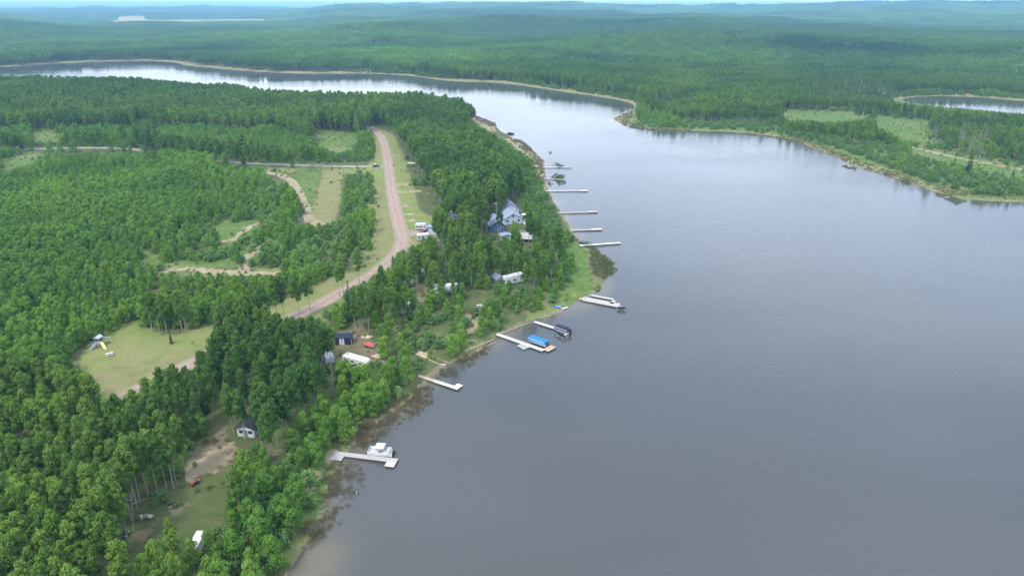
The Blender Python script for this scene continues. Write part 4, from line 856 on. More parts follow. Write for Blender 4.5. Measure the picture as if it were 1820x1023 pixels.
def jet_ski(c, a, label, m1, m2):
    t = thing('jet_ski', label, 'jet ski', c, a)
    V = []; n = 8; xs = [-1.5, -1.2, -.3, .6, 1.2, 1.55]; ws = [.42, .52, .56, .5, .32, .06]; zs = [.45, .5, .52, .62, .68, .72]
    for x, w_, z in zip(xs, ws, zs):
        for k in range(n):
            an = 2 * math.pi * k / n; V.append((x, w_ * math.cos(an), z + (.28 if math.sin(an) > 0 else .3) * math.sin(an)))
    F = [(i * n + k, i * n + (k + 1) % n, (i + 1) * n + (k + 1) % n, (i + 1) * n + k) for i in range(5) for k in range(n)] + [tuple(range(n))[::-1], tuple(range(5 * n, 6 * n))]
    MB().add(V, F).obj('hull', m1, t, smooth=True); MB().box(-1.1, .15, -.2, .2, .72, 1.0).obj('saddle', m2, t, bevel=.07)
    MB().tube([(.35, 0, .8), (.25, 0, 1.12)], .05, 6).tube([(.22, -.36, 1.12), (.22, .36, 1.12)], .03, 6).obj('handlebar', M['black'], t); return t
for k, (cc_, lab, m_) in enumerate((((930, 615), 'empty white boat lift on the near side of the dock with the blue covered boat', M['white']), ((999, 597), 'loaded dark boat lift beside the dock of the black covered boat', M['chrome']), ((1105, 549), 'small loaded boat lift at the branched end of the grey dock', M['chrome']))):
    p = T(*cc_, .45, True); lift(Vector((p.x, p.y, 0)), R(-52) if k < 2 else R(-20), lab, m_)
    if k: jet_ski(Vector((p.x, p.y, .3)), R(-52) if k == 1 else R(-20), 'dark jet ski on the lift near the black covered boat' if k == 1 else 'dark jet ski on the lift at the branched dock end', M['navy'], M['black'])
p = T(907, 238, .4, True); t = thing('moored_boat', 'small dark boat lying off the far reed bank', 'boat', (p.x, p.y, 0), R(8))
MB().add([(-3, -1, .1), (2, -1, .1), (3.2, 0, .3), (2, 1, .1), (-3, 1, .1), (-3, -1.15, .9), (2, -1.15, 1.0), (3.6, 0, 1.2), (2, 1.15, 1.0), (-3, 1.15, .9)], [(0, 4, 3, 2, 1), (0, 1, 6, 5), (1, 2, 7, 6), (2, 3, 8, 7), (3, 4, 9, 8), (4, 0, 5, 9), (5, 6, 7, 8, 9)]).obj('hull', M['navy'], t); MB().box(-1.6, .6, -.8, .8, 1.0, 1.7).obj('cabin', M['black'], t, bevel=.15)

# ---- trailers and vehicles
def camper(c, a, L_, label, wall='white', roof='roofwhite', h=3.0, w_=2.5, nose=True, awning=None, group=None, stripe=True, cat='camper', name='camper_trailer'):
    t = thing(name, label, cat, c, a, group); x0, x1 = -L_ / 2, L_ / 2; zb = .55; W2 = w_ / 2
    pr = [(x0, zb), (x1 - (.9 if nose else .15), zb), (x1, zb + (.9 if nose else .3)), (x1, h - .55), (x1 - .45, h), (x0 + .15, h), (x0, h - .2)]
    MB().prism([(p[0], p[1]) for p in pr], -W2, W2, 'y').obj('body', M[wall], t, bevel=.06)
    rf = MB().box(x0 + .2, x1 - .5, -W2 + .06, W2 - .06, h + .002, h + .06).obj('roof', M[roof], t)
    MB().box(-.5, .4, -.4, .4, h + .06, h + .36).obj('air_conditioner', M['white'], rf, bevel=.06)
    for x in (x0 + 1.2, x1 - 2.0): MB().box(x - .25, x + .25, -.25, .25, h + .06, h + .17).obj('vent', M['stripe'], rf, bevel=.03)
    for s_ in (-1, 1):
        for (wx, wl) in ((x0 + L_ * .16, 1.1), (x0 + L_ * .46, 1.3), (x0 + L_ * .80, .8)): MB().box(wx - wl / 2, wx + wl / 2, s_ * W2 - .02, s_ * W2 + .03, 1.55, 2.2).obj('window', M['glass'], t)
        MB().box(x0 + L_ * .63 - .33, x0 + L_ * .63 + .33, s_ * W2 - .015, s_ * W2 + .035, .7, 2.5).obj('door', M['seat'], t)
        if stripe: MB().box(x0 + .1, x0 + L_ * .58, s_ * W2 - .01, s_ * W2 + .02, 1.05, 1.28).obj('stripe', M['stripe'], t)
    MB().box(x0 - .03, x0 + .02, -.6, .6, 1.5, 2.2).obj('rear_window', M['glass'], t)
    for dx in (-.45, .45):
        for s_ in (-1, 1): wheel(t, dx - .3, s_ * (W2 - .1))
    if awning:
        MB().box(-1.8, 2.2, -W2 - 2.2, -W2 - .05, 2.45, 2.5).obj('awning', M[awning], t)
        for x in (-1.7, 2.1): MB().tube([(x, -W2 - 2.15, 0), (x, -W2 - 2.15, 2.45)], .03, 5).obj('awning_pole', M['chrome'], t)
    else: MB().box(x1, x1 + 1.0, -.06, .06, .45, .6).obj('hitch', M['black'], t)
    return t
def put(a_, b_, h=0.0):
    c, a, L_ = along(a_, b_, h); return Vector((c.x, c.y, hz(c.x, c.y))), a, L_
g = 'camper trailers parked around the camp'
c, a, L_ = put((611, 627), (654, 640), 3.0); camper(c, a, 8.6, 'long cream-roofed trailer with dark roof vents below the red covered boat', 'cream', 'cream', 2.9, 2.6, False, None, g)
c, a, L_ = put((772, 522), (815, 519)); camper(c, a, 9.6, 'long white camper half hidden by aspens at the centre of the camp', 'white', 'roofwhite', 3.3, 2.6, True, 'stripe', g)
c, a, L_ = put((896, 507), (930, 499)); camper(c, a, 8.6, 'tall white fifth-wheel camper with raised rounded nose beside the grey shed', 'white', 'white', 3.5, 2.6, True, None, g)
c, a, L_ = put((708, 562), (733, 545)); camper(c, a, 7.4, 'white camper with dark awning on the left side of the camp', 'white', 'roofwhite', 3.1, 2.5, True, 'navy', g)
c, a, L_ = put((751, 494), (758, 482)); camper(c, a, 7.0, 'small white camper seen end-on beside a bare patch of earth', 'white', 'white', 3.0, 2.4, False, None, g)
c, a, L_ = put((570, 614), (587, 634), 3.0); camper(c, a, 7.8, 'pale camper with a light grey tail under the tall aspens left of the navy tent', 'greywall', 'white', 3.0, 2.5, False, None, g)
c, a, L_ = put((500, 612), (545, 622)); camper(c, a, 8.5, 'white camper almost hidden in the aspens, leftmost of the camp', 'white', 'white', 3.0, 2.5, True, None, g)
c, a, L_ = put((741, 408), (757, 408)); camper(c, a, 5.2, 'white motorhome parked across the end of the driveway, behind the maroon pickup', 'white', 'white', 3.0, 2.4, False, None, g)
c, a, L_ = put((744, 427), (761, 426)); camper(c, a, 5.6, 'white camper parked in front of the maroon pickup by the road', 'white', 'roofwhite', 3.0, 2.4, True, None, g)
c, a, L_ = put((806, 391), (828, 391)); camper(c, a, 6.0, 'pale green-white camper in front of the small grey cottage', 'white', 'cream', 2.7, 2.4, False, None, g)
c, a, L_ = put((887, 333), (896, 332)); camper(c, a, 4.2, 'tiny white trailer on the clearing near the far docks', 'white', 'white', 2.3, 2.0, False, None, g)
c, a, L_ = put((357, 941), (339, 974), 2.8); t = thing('cargo_trailer', 'plain white box trailer in the bottom clearing', 'trailer', c, a)
MB().box(-2.6, 2.6, -.95, .95, .6, 2.6).obj('body', M['white'], t, bevel=.07); MB().box(-2.5, 2.5, -.86, .86, 2.602, 2.65).obj('roof', M['white'], t); MB().box(-2.64, -2.59, -.8, .8, .75, 2.4).obj('rear_door', M['greywall'], t)
MB().box(2.59, 2.64, -.8, .8, .8, 2.4).obj('front_panel', M['stripe'], t)
for s_ in (-1, 1):
    for dx in (-.45, .45): wheel(t, dx, s_ * 1.0)
def car(c, a, label, m_, name='parked_car', truck=False, group=None):
    t = thing(name, label, 'pickup' if truck else 'car', c, a, group)
    MB().prism([(-2.3, .35), (2.2, .35), (2.3, .7), (2.2, .95), (1.1, 1.05), (-2.3, 1.0)], -.9, .9, 'y').obj('body', m_, t, bevel=.08)
    if truck: MB().prism([(-.5, 1.05), (1.1, 1.05), (.5, 1.7), (-.35, 1.7)], -.8, .8, 'y').obj('cab', m_, t, bevel=.06)
    else: MB().prism([(-2.1, 1.0), (1.0, 1.05), (.4, 1.62), (-1.8, 1.62)], -.8, .8, 'y').obj('cabin', M['glass'], t, bevel=.05); MB().box(-1.75, .35, -.72, .72, 1.625, 1.68).obj('roof', m_ if m_ is not M['maroon'] else M['white'], t, bevel=.02)
    MB().add([(1.12, -.72, 1.07), (1.12, .72, 1.07), (.56, .68, 1.64), (.56, -.68, 1.64)], [(0, 1, 2, 3)]).obj('windscreen', M['glass'], t)
    for s_ in (-1, 1): MB().box(2.22, 2.32, s_ * .68 - .16, s_ * .68 + .16, .66, .82).obj('headlight', M['white'], t)
    for x in (-1.4, 1.4):
        for s_ in (-1, 1): wheel(t, x, s_ * .82, .34, .22)
    return t
c, a, L_ = put((664, 297), (673, 296)); c.z += .09; car(c, a, 'maroon car with pale roof waiting at the junction of the two gravel roads', M['maroon'])
c, a, L_ = put((750, 415), (759, 414)); car(c, a, 'maroon pickup between two white campers at the driveway end', M['maroon'], 'pickup_truck', True)
c, a, L_ = put((197, 957), (214, 955)); car(c, a, 'black car under the aspens left of the bottom clearing', M['black'])
c, a, L_ = put((626, 654), (640, 652)); car(c, a, 'dark car parked just in front of the cream-roofed trailer', M['slate'])
c, a, L_ = put((648, 613), (665, 620)); t = thing('covered_boat', 'small boat under a faded red cover on its trailer', 'boat', c, a)
V = []; xs = [-2.1, -1.5, -.5, .6, 1.5, 2.2]; ws = [.8, .95, 1.0, .95, .65, .06]; hh = [1.15, 1.35, 1.5, 1.45, 1.2, .95]
for x, w_, h_ in zip(xs, ws, hh): V += [(x, -w_, .85), (x, -w_ * .5, h_), (x, w_ * .5, h_), (x, w_, .85)]
MB().add(V, [(i * 4 + k, i * 4 + k + 1, i * 4 + 5 + k, i * 4 + 4 + k) for i in range(5) for k in range(3)] + [(0, 1, 2, 3), (23, 22, 21, 20)]).obj('cover', M['red'], t)
V = []
for x, w_ in zip(xs, ws): V += [(x, -w_ * .98, .84), (x, 0, .35 if x < 1.6 else .6), (x, w_ * .98, .84)]
MB().add(V, [(i * 3 + k, i * 3 + k + 1, i * 3 + 4 + k, i * 3 + 3 + k) for i in range(5) for k in range(2)] + [(0, 1, 2)]).obj('hull', M['white'], t)
for s_ in (-1, 1): wheel(t, -.6, s_ * .9, .28, .18)
MB().box(-.8, 3.0, -.05, .05, .28, .36).obj('trailer_frame', M['chrome'], t)

# ---- buildings
def house(c, a, W_, D_, eave, ridge, label, wall, roof, name='house', windows=((-.28, 1.2, 1.2), (.28, 1.2, 1.2)), over=.45, cat='house', sides=3, door=True, chimney=False):
    """gable end faces local -y; ridge runs along y"""
    t = thing(name, label, cat, c, a); w2 = W_ / 2; d2 = D_ / 2
    MB().prism([(-w2, -.4), (w2, -.4), (w2, eave), (0, ridge), (-w2, eave)], -d2, d2, 'y').obj('wall', M[wall], t)
    sl_ = (ridge - eave) / w2
    rf = None
    for s_ in (-1, 1):
        e = w2 + over; ze = ridge - sl_ * e
        pr = [(0, ridge + .02), (s_ * e, ze + .02), (s_ * e, ze + .18), (0, ridge + .20)]
        r_ = MB().prism(pr if s_ > 0 else pr[::-1], -d2 - over, d2 + over, 'y').obj('roof', M[roof], t); rf = rf or r_
    if chimney: MB().box(w2 * .4, w2 * .4 + .6, 0, .6, eave, ridge + .7).obj('chimney', M['concrete'], rf)
    for fx, wz, wh in windows:
        f = MB().box(fx * W_ - .62, fx * W_ + .62, -d2 - .05, -d2 + .01, wz - .05, wz + wh + .05).obj('window', M['white'], t); MB().box(fx * W_ - .52, fx * W_ + .52, -d2 - .07, -d2 - .045, wz + .05, wz + wh - .05).obj('pane', M['glass'], f)
    for s_ in (-1, 1):
        for k in range(sides):
            y = -d2 + D_ * (k + .5) / sides; f = MB().box(s_ * w2 - .04, s_ * w2 + .04, y - .6, y + .6, 1.1, 2.2).obj('window', M['white'], t); MB().box(s_ * w2 - .06, s_ * w2 + .06, y - .5, y + .5, 1.2, 2.1).obj('pane', M['glass'], f)
    if door:
        dr = MB().box(-.45, .45, -d2 - .06, -d2 + .01, 0, 2.05).obj('door', M['stripe'], t); MB().box(.30, .36, -d2 - .12, -d2 - .06, .95, 1.05).obj('handle', M['chrome'], dr)
    return t
def gable_at(front, ang, D_, *args, h=0.0, **kw):
    """front: foot of the front gable's middle as seen; ang: heading of the ridge away from the front, degrees from +Y, clockwise"""
    p = T(*front, h); a = -R(ang); back = Vector((math.sin(R(ang)), math.cos(R(ang)), 0)); c = p + back * (D_ / 2); c.z = hz(c.x, c.y); return house(c, a, kw.pop('W_'), D_, *args, **kw)
gable_at((885, 412), -11, 12, 2.9, 5.5, 'blue-sided house with a pale grey gable roof, between the road and the docks', 'navywall', 'greyroof', W_=7.4, windows=((-.25, 1.0, 1.3), (.26, 1.0, 1.3), (0, 3.3, .8)))
gable_at((912, 398), -14, 10, 2.6, 5.2, 'large pale grey house behind the blue house, with a white-sided front gable', 'greywall', 'greyroof', W_=9.2, windows=((-.3, 1.0, 1.3), (.3, 1.0, 1.3), (0, 3.4, 1.2)), chimney=True)
gable_at((908, 383), -14, 11, 3.0, 6.4, 'slate-roofed house standing directly behind the pale grey house', 'greywall', 'purproof', W_=8.4)
gable_at((806, 391), -8, 7, 2.6, 4.6, 'small grey cottage among tall pale trunks', 'greywall', 'purproof', W_=5.4, cat='cottage', name='cottage')
gable_at((766, 416), 20, 6, 2.6, 3.4, 'low garage with a blue-grey roof behind the roadside campers', 'greywall', 'greyroof', W_=6.2, cat='garage', name='garage', door=False)
gable_at((891, 504), -35, 4.2, 2.1, 3.1, 'little grey shed left of the tall fifth-wheel camper', 'purproof', 'purproof', W_=3.4, cat='shed', name='shed', windows=(), sides=1)
gable_at((438, 776), 8, 5, 2.5, 3.4, 'small cabin with black roof and white front at the top of the bottom clearing', 'white', 'darkroof', W_=4.4, cat='cabin', name='cabin', windows=((-.27, 1.0, 1.0), (.27, 1.0, 1.0)), sides=2)
gable_at((855, 370), -8, 3, 2.2, 3.2, 'small white hut among the trunks above the blue house', 'white', 'greyroof', W_=3.0, cat='hut', name='hut', windows=(), sides=1)
gable_at((900, 428), -14, 3.4, 2.4, 2.9, 'pale flat-roofed porch hut in front of the blue house', 'greywall', 'greyroof', W_=4.6, cat='hut', name='hut', windows=(), sides=1)
p = T(933, 419, 1.6); t = thing('lakeside_deck', 'grey raised deck with white railings in front of the houses', 'deck', (p.x, p.y, hz(p.x, p.y)), R(-4))
planks(MB(), -3.6, 3.6, -4.8, 4.8, 1.6).obj('deck', G, t)
for x0, x1, y0, y1 in ((-3.6, 3.6, -4.8, -4.72), (-3.6, 3.6, 4.72, 4.8), (3.52, 3.6, -4.7, 4.7)):
    m_ = MB().box(x0, x1, y0, y1, 2.5, 2.58).box(x0, x1, y0, y1, 1.85, 1.9)
    L_ = max(x1 - x0, y1 - y0)
    for k in range(int(L_ / .6) + 1): m_.box(*( (x0 + k * .6, x0 + k * .6 + .06, y0 + .01, y1 - .01) if x1 - x0 > 1 else (x0 + .01, x1 - .01, y0 + k * .6, y0 + k * .6 + .06)), 1.602, 2.498)
    m_.obj('railing', M['white'], t)
for x in (-3.4, 3.4):
    for y in (-4.6, 0, 4.6): MB().box(x - .08, x + .08, y - .08, y + .08, -.3, 1.54).obj('post', M['brownwood'], t)
c, a, L_ = put((930, 395), (942, 412)); t = thing('boardwalk', 'narrow white railed walk from the grey house down to the deck', 'walkway', c, a); planks(MB(), -L_ / 2, L_ / 2, -.6, .6, .5).obj('deck', PW, t)
for s_ in (-1, 1): MB().box(-L_ / 2, L_ / 2, s_ * .58 - .03, s_ * .58 + .03, 1.3, 1.38).obj('railing', M['white'], t)
for k in range(6): MB().box(-L_ / 2 + k * L_ / 5 - .04, -L_ / 2 + k * L_ / 5 + .04, -.62, -.54, -.2, 1.3).box(-L_ / 2 + k * L_ / 5 - .04, -L_ / 2 + k * L_ / 5 + .04, .54, .62, -.2, 1.3).obj('post', M['white'], t)
p = T(931, 388); t = thing('patio_umbrella', 'white umbrella on the patio right of the grey house', 'umbrella', p, 0); MB().tube([(0, 0, 0), (0, 0, 2.5)], .03, 6).obj('pole', M['chrome'], t)
MB().add([(1.5 * math.cos(k * math.pi / 4), 1.5 * math.sin(k * math.pi / 4), 2.1) for k in range(8)] + [(0, 0, 2.7)] + [(1.46 * math.cos(k * math.pi / 4), 1.46 * math.sin(k * math.pi / 4), 2.06) for k in range(8)] + [(0, 0, 2.64)], [(k, (k + 1) % 8, 8) for k in range(8)] + [(9 + (k + 1) % 8, 9 + k, 17) for k in range(8)]).obj('canopy', M['white'], t)
p = T(882, 392); t = thing('antenna_mast', 'thin pale mast with a crossbar rising behind the blue house', 'mast', p); MB().tube([(0, 0, 0), (.1, 0, 9.5)], [.09, .06], 6).obj('pole', M['white'], t); MB().box(-1.2, 1.2, -.04, .04, 8.6, 8.7).obj('crossbar', M['white'], t)
p = T(611, 611); t = thing('canopy_tent', 'navy canvas camp shelter with white curtains and pale corner posts', 'tent', p, R(4))
MB().box(-2.5, 2.5, 2.35, 2.42, 0, 2.5).box(-2.5, -2.44, -.6, 2.34, 0, 2.5).box(2.44, 2.5, -.6, 2.34, 0, 2.5).box(-2.5, -1.25, -.68, -.62, .05, 2.45).box(.45, 2.5, -.68, -.62, .05, 2.45).obj('wall', M['navy'], t)
MB().prism([(-.95, 2.45), (2.7, 2.45), (2.7, 2.52), (.9, 3.2), (-.95, 2.52)], -2.65, 2.65, 'x').obj('roof', M['navy'], t)
for x in (-1.18, -.35): MB().box(x, x + .7, -.72, -.66, .05, 2.35).obj('curtain', M['white'], t)
for x in (-2.58, 2.58):
    for y in (-.85, 2.5): MB().tube([(x, y, 0), (x, y, 2.6)], .06, 6).obj('post', M['greywall'], t)
p = T(726, 508); t = thing('open_shelter', 'low open shelter with a flat pale roof, dark beneath', 'shelter', p, R(-5)); MB().box(-2.1, 2.1, -1.4, 1.4, 2.1, 2.2).obj('roof', M['greywall'], t)
for x in (-2, 2):
    for y in (-1.3, 1.3): MB().box(x - .06, x + .06, y - .06, y + .06, 0, 2.1).obj('post', M['greywood'], t)
MB().box(-1.8, 1.7, -.8, 1.1, 0, 1.2).box(-.8, .9, -1.2, -.85, 0, .5).obj('dark_boxes', M['black'], t, bevel=.1)  # plain black boxes fill the space beneath the roof
p = T(731, 296); t = thing('picnic_shelter', 'picnic shelter with a pale green roof beside the treeline', 'shelter', p, R(3)); MB().prism([(-2.6, 2.1), (2.6, 2.1), (2.6, 2.2), (0, 2.8), (-2.6, 2.2)], -1.8, 1.8, 'y').obj('roof', M['green'], t)
for x in (-2.3, 2.3):
    for y in (-1.6, 1.6): MB().box(x - .07, x + .07, y - .07, y + .07, 0, 2.1).obj('post', M['brownwood'], t)
MB().box(-1.0, 1.0, -.4, .4, .72, .78).box(-1.0, 1.0, -.95, -.65, .42, .47).box(-1.0, 1.0, .65, .95, .42, .47).obj('table', M['greywood'], t)

# ---- playground, tables and small camp things
p = T(178, 614); t = thing('playground', 'play tower with a pale yellow slide, a grey slide and a swing beam', 'playground', p, R(-8))
for x in (-.7, .7):
    for y in (-.7, .7): MB().box(x - .08, x + .08, y - .08, y + .08, 0, 3.0).obj('post', M['slate'], t)
MB().box(-.8, .8, -.8, .8, 1.4, 1.5).obj('platform', M['greywood'], t); MB().prism([(-1.0, 2.9), (1.0, 2.9), (1.0, 3.0), (0, 3.6), (-1.0, 3.0)], -1.0, 1.0, 'y').obj('roof', M['greywall'], t)
MB().box(-.8, .8, .72, .78, 1.5, 2.2).box(-.78, -.72, -.7, .7, 1.5, 2.2).obj('side_panel', M['slate'], t)
def slide(pts, w_, m_):
    mb = MB(); d = (Vector(pts[1]) - Vector(pts[0])); n_ = Vector((-d.y, d.x, 0)).normalized() * w_ / 2
    a_, b_ = Vector(pts[0]), Vector(pts[1]); mb.add([a_ - n_, a_ + n_, b_ + n_, b_ - n_, a_ - n_ - Vector((0, 0, .08)), a_ + n_ - Vector((0, 0, .08)), b_ + n_ - Vector((0, 0, .08)), b_ - n_ - Vector((0, 0, .08))], [(0, 1, 2, 3), (7, 6, 5, 4), (0, 4, 5, 1), (1, 5, 6, 2), (2, 6, 7, 3), (3, 7, 4, 0)])
    for s_ in (-1, 1): mb.tube([a_ + n_ * s_ + Vector((0, 0, .1)), b_ + n_ * s_ + Vector((0, 0, .1))], .07, 5)
    return mb.obj('slide', m_, t)
slide([(.8, -.3, 1.5), (3.3, -1.9, .1)], .75, M['yellow']); slide([(-.4, -.8, 1.5), (-.9, -3.0, .1)], .9, M['slate'])
MB().tube([(.5, .6, 2.5), (2.7, 1.9, 2.4)], .07, 6).tube([(2.7, 1.9, 2.4), (3.1, 1.3, 0)], .05, 5).tube([(2.7, 1.9, 2.4), (2.4, 2.6, 0)], .05, 5).obj('swing_beam', M['alu'], t)
for q in (.4, .72):
    x, y = .5 + 2.2 * q, .6 + 1.3 * q; MB().tube([(x - .15, y - .1, 2.5), (x - .15, y - .1, .55)], .015, 4).tube([(x + .15, y + .1, 2.5), (x + .15, y + .1, .55)], .015, 4).box(x - .2, x + .2, y - .12, y + .12, .5, .55).obj('swing', M['black'], t)
def picnic(c, a, label, m_=None):
    m_ = m_ or M['white']; t = thing('picnic_table', label, 'table', c, a)
    tp = MB()
    for k in range(4): tp.box(-1.0, 1.0, -.40 + k * .205, -.21 + k * .205, .72, .77)
    tp.obj('table_top', m_, t)
    for s_ in (-1, 1): MB().box(-1.0, 1.0, s_ * .78 - .14, s_ * .78 + .14, .42, .47).obj('bench', m_, t)
    for x in (-.7, .7): MB().tube([(x, -.7, 0), (x, -.25, .72)], .05, 4).tube([(x, .7, 0), (x, .25, .72)], .05, 4).tube([(x, -.85, .38), (x, .85, .38)], .04, 4).obj('leg', m_, t)
    return t
picnic(T(195, 631), R(35), 'white picnic table on the mown grass below the playground'); picnic(T(852, 545), R(10), 'small white table in the scrub behind the pale dock'); picnic(T(828, 385), R(20), 'wooden picnic table behind the blue house', M['tanwood'])
p = T(265, 922); t = thing('metal_table', 'grey metal table piled with cooking gear in the bottom clearing', 'table', p, R(-12))
MB().box(-.95, .95, -.45, .45, .85, .9).obj('table_top', M['alu'], t)
for x in (-.85, .85):
    for y in (-.38, .38): MB().tube([(x, y, 0), (x, y, .85)], .03, 5).obj('leg', M['chrome'], t)
MB().box(-.6, .0, -.3, .3, .9, 1.2).obj('grill', M['chrome'], t, bevel=.1); MB().box(.2, .7, -.2, .25, .9, 1.08).obj('basin', M['white'], t, bevel=.05)
p = T(252, 921); t = thing('white_barrel', 'white plastic barrel left of the grey metal table', 'barrel', p); MB().tube([(0, 0, 0), (0, 0, .12), (0, 0, .5), (0, 0, .9)], [.28, .32, .32, .29], 14).obj('drum', M['white'], t, smooth=False); MB().tube([(0, 0, .9), (0, 0, .95)], .24, 12).obj('lid', M['greywall'], t)
p = T(348, 860); t = thing('quad_bike', 'small dark quad bike with an orange-brown seat in the bottom clearing', 'quad bike', p, R(50))
MB().box(-.75, .8, -.3, .3, .38, .72).obj('body', M['black'], t, bevel=.1); MB().box(-.55, .2, -.18, .18, .74, .92).obj('saddle', M['orange'], t, bevel=.05); MB().tube([(.42, -.38, 1.05), (.42, .38, 1.05)], .03, 5).tube([(.45, 0, .7), (.42, 0, 1.05)], .04, 5).obj('handlebar', M['chrome'], t); MB().box(-1.0, -.6, -.4, .4, .78, .82).box(.6, 1.0, -.4, .4, .8, .84).obj('rack', M['orange'], t)
for x in (-.6, .6):
    for s_ in (-1, 1): wheel(t, x, s_ * .45, .28, .24)
def log(a_, b_, r_, label, m_='tanlog', name='log', h=.2, group=None, water=False):
    p, q = T(*a_, 0, water), T(*b_, 0, water); rng = random.Random(int(p.x * 7 + q.y)); mid = (p + q) / 2; o = thing(name, label, 'log', (p + q) / 2, 0, group)
    d = q - p; pts = [(-d / 2) + d * (k / 4) + Vector((rng.uniform(-.12, .12), rng.uniform(-.12, .12), h + (p.z + (q.z - p.z) * k / 4 - mid.z) * 0)) for k in range(5)]
    MB().tube(pts, [r_, r_ * .95, r_ * .85, r_ * .75, r_ * .6], 7).obj('stem', M[m_], o)
    for k in (1, 2, 3): MB().tube([pts[k], pts[k] + Vector((rng.uniform(-.7, .7), rng.uniform(-.7, .7), rng.uniform(.2, .6)))], [r_ * .4, .02], 4).obj('stub', M[m_], o)
    return o
log((236, 896), (262, 886), .16, 'fallen white birch stem at the edge of the bottom clearing', 'bark'); log((310, 899), (318, 896), .14, 'short pale log on the ash patch'); log((300, 904), (306, 900), .12, 'small split log nearest the fire scar'); log((733, 378), (756, 377), .14, 'grey rail lying across the roadside grass', 'greybark')
log((826, 624), (880, 603), .17, 'long peeled log edging the bank left of the pale dock'); log((846, 626), (884, 606), .13, 'second, thinner log along the waterline left of the pale dock'); log((888, 594), (948, 572), .15, 'long tan log edging the bank between the twin pale docks'); log((836, 507), (868, 514), .2, 'mossy log lying across the camp lawn', 'greybark')
p0 = T(222, 868, 11.5); p = T(236, 943); t = thing('leaning_snag', 'bare white leaning trunk at the left edge of the bottom clearing', 'dead tree', p); MB().tube([(0, 0, -.3), ((p0.x - p.x) * .5, .3, 5), ((p0.x - p.x), .5, 9.5)], [.17, .12, .05], 7).obj('trunk', M['bark'], t)
for z in (4, 6, 7.5): MB().tube([((p0.x - p.x) * z / 9.5, .2, z), ((p0.x - p.x) * z / 9.5 - 1.2, .3, z + .3)], [.05, .015], 4).obj('branch', M['bark'], t)
c, a, L_ = put((742, 627), (792, 647)); t = thing('boat_ramp', 'pale timber boat ramp running down to the weedy inlet', 'ramp', c, a)
m_ = MB(); z0 = T(742, 627).z - c.z + .15; z1 = -c.z + .12; n = int(L_ / .35)
for k in range(n):
    x = -L_ / 2 + k * L_ / n; z = z0 + (z1 - z0) * k / n; m_.box(x + .02, x + L_ / n - .02, -1.1, 1.1, z - .08, z)
m_.obj('deck', M['tanlog'], t)
for s_ in (-1, 1): MB().tube([(-L_ / 2, s_ * 1.15, z0 + .05), (L_ / 2, s_ * 1.15, z1 + .05)], .12, 6).obj('side_rail', TW, t)
p = T(634, 878, 0, True); t = thing('marker_post', 'small white marker post standing in the shallow water', 'post', (p.x, p.y, 0)); MB().tube([(0, 0, -.5), (0, 0, .9)], .07, 8).obj('post', M['white'], t); MB().tube([(0, 0, .9), (0, 0, .97)], .09, 8).obj('cap', M['orange'], t)
p = T(992, 546); t = thing('pedal_boat', 'blue and white pedal boat pulled up on the grassy bank', 'boat', p, R(-15))
for s_ in (-1, 1): MB().tube([(-1.2, s_ * .6, .25), (.9, s_ * .6, .25), (1.4, s_ * .6, .45)], [.24, .26, .06], 8).obj('float', M['blue'], t, smooth=True)
MB().box(-.9, .9, -.5, .5, .38, .48).obj('deck', M['white'], t, bevel=.04); MB().box(-.7, -.1, -.5, -.06, .48, .72).box(-.7, -.1, .06, .5, .48, .72).box(-.82, -.7, -.5, .5, .48, 1.05).obj('seat', M['slate'], t, bevel=.04)
p = T(1003, 548); t = thing('paddle_board', 'white paddle board lying beside the pedal boat', 'paddle board', p + Vector((0, 0, .12)), R(25)); MB().add([(x, y * s_, z) for z in (0, .14) for (x, y, s_) in ((-1.5, .2, 1), (-.8, .42, 1), (.6, .42, 1), (1.5, .08, 1), (1.5, .08, -1), (.6, .42, -1), (-.8, .42, -1), (-1.5, .2, -1))], [tuple(range(8))[::-1], tuple(range(8, 16))] + [(k, (k + 1) % 8, 8 + (k + 1) % 8, 8 + k) for k in range(8)]).obj('board', M['white'], t); MB().box(-.9, .2, -.22, .22, .142, .16).obj('grip_pad', M['greywall'], t)
def chair(p, a, label, m_):
    t = thing('lawn_chair', label, 'chair', p, a); MB().box(-.32, .32, -.3, .32, .38, .44).obj('seat', m_, t); MB().add([(-.32, .30, .44), (.32, .30, .44), (.32, .55, 1.05), (-.32, .55, 1.05), (-.32, .35, .42), (.32, .35, .42), (.32, .6, 1.03), (-.32, .6, 1.03)], [(0, 1, 2, 3), (7, 6, 5, 4), (0, 4, 5, 1), (1, 5, 6, 2), (2, 6, 7, 3), (3, 7, 4, 0)]).obj('backrest', m_, t)
    for s_ in (-1, 1):
        MB().box(s_ * .38 - .07, s_ * .38 + .07, -.34, .36, .62, .66).obj('armrest', m_, t)
        for y in (-.28, .28): MB().box(s_ * .34 - .03, s_ * .34 + .03, y - .03, y + .03, 0, .62).obj('leg', m_, t)
chair(T(1037, 531), R(-120), 'pale lawn chair at the shore end of the branched grey dock', M['yellow']); chair(T(1006, 507), R(-100), 'grey-white lawn chair up on the green point', M['white'])
chair(T(637, 597), R(20), 'brown lawn chair beside the sandy pile at the navy tent', M['brownwood'])
for (q, lab) in (((712, 303), 'wooden cable spool nearest the gravel road'), ((722, 305), 'wooden cable spool just in front of the picnic shelter')):
    p = T(*q); t = thing('cable_spool', lab, 'spool', p); MB().tube([(0, 0, 0), (0, 0, .1)], .8, 14).tube([(0, 0, .8), (0, 0, .9)], .8, 14).obj('flange', M['brownwood'], t); MB().tube([(0, 0, .1), (0, 0, .8)], .4, 12).obj('drum', M['greywood'], t)
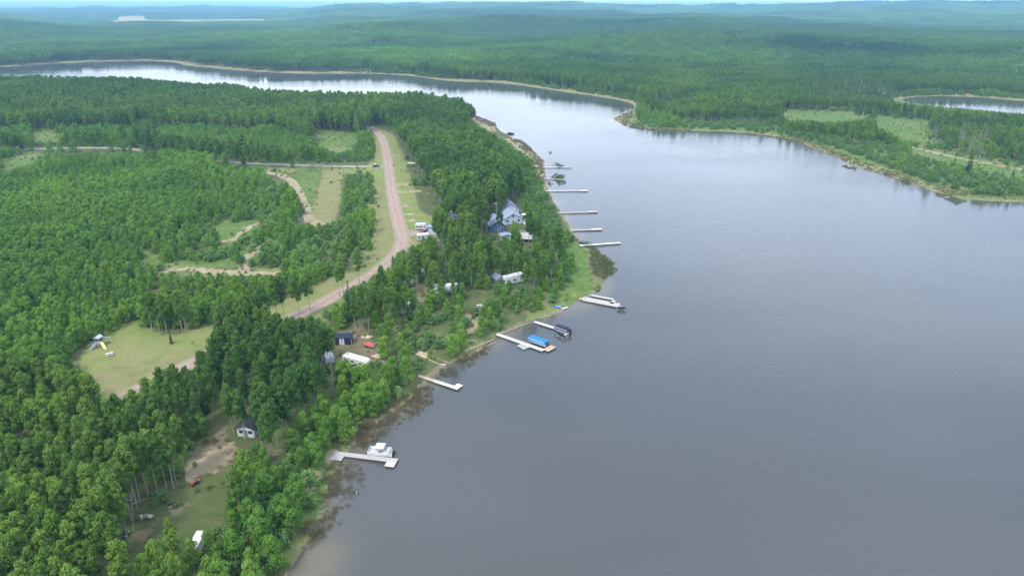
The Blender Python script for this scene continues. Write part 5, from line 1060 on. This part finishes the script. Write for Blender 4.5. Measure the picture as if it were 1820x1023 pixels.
p = T(698, 280); t = thing('sign_post', 'pale signpost on the grass north of the road junction', 'sign', p); MB().tube([(0, 0, 0), (0, 0, 2.0)], .05, 6).obj('post', M['greywood'], t); MB().box(-.45, .45, -.09, -.06, 1.3, 2.0).obj('panel', M['cream'], t)
for k, (x_, y_, lab) in enumerate(((257, 660, 'grey fence post on the verge below the mown field'), (669, 345, 'thin utility post beside the ditch south of the junction'), (672, 395, 'thin utility post beside the ditch level with the driveway'), (758, 232, 'grey pole at the north end of the gravel road'))):
    p = T(x_, y_) if k < 3 else T(704, 232); h_ = (1.4, 2.6, 2.8, 7)[k]; t = thing('wooden_post', lab, 'post', p); MB().tube([(0, 0, -.2), (0, 0, h_)], .08, 6).obj('post', M['greywood'], t); MB().tube([(0, 0, h_), (0, 0, h_ + .06)], .1, 6).obj('cap', M['chrome'], t)
def cushion_pile(p, r_, h_, label, m_, seed):
    rng = np.random.default_rng(seed); V = []; F = []; n = 16; rings = 6
    for i in range(rings):
        q = i / (rings - 1)
        for k in range(n): a_ = 2 * math.pi * k / n; rr = r_ * (1 - q) * (1 + .18 * rng.normal()); V.append((rr * math.cos(a_) * 1.5, rr * math.sin(a_), h_ * (1 - (1 - q) ** 2) * (1 + .1 * rng.normal()) - .1))
    F = [(i * n + k, i * n + (k + 1) % n, (i + 1) * n + (k + 1) % n, (i + 1) * n + k) for i in range(rings - 1) for k in range(n)]
    o = MB().add(V, F).obj('earth_pile', m_, None, p, smooth=True); tag(o, label, 'pile')
cushion_pile(T(652, 598), 1.3, .6, 'low pile of pale sand beside the navy tent', M['tanlog'], 3); cushion_pile(T(672, 632), 1.6, .35, 'flat heap of reddish sand right of the cream-roofed trailer', M['tanwood'], 4); cushion_pile(T(312, 897), 1.7, .2, 'flat black ash heap in the middle of the bottom clearing', M['charcoal'], 5)

# ------------------------------------------------------------------ haze
def haze():
    mb = MB().box(-46000, 46000, -46000, 46000, -4.5, 190); m = bpy.data.materials.new('haze'); m.use_nodes = True; t = m.node_tree; t.nodes.clear()
    o_ = t.nodes.new('ShaderNodeOutputMaterial'); v = t.nodes.new('ShaderNodeVolumePrincipled'); v.inputs['Density'].default_value = 1.15e-4; v.inputs['Color'].default_value = (.38, .73, .98, 1); v.inputs['Anisotropy'].default_value = 0.0
    t.links.new(v.outputs[0], o_.inputs['Volume']); o = mb.obj('haze', m); o['kind'] = 'stuff'; o['label'] = 'thin blue haze over the land'
haze()
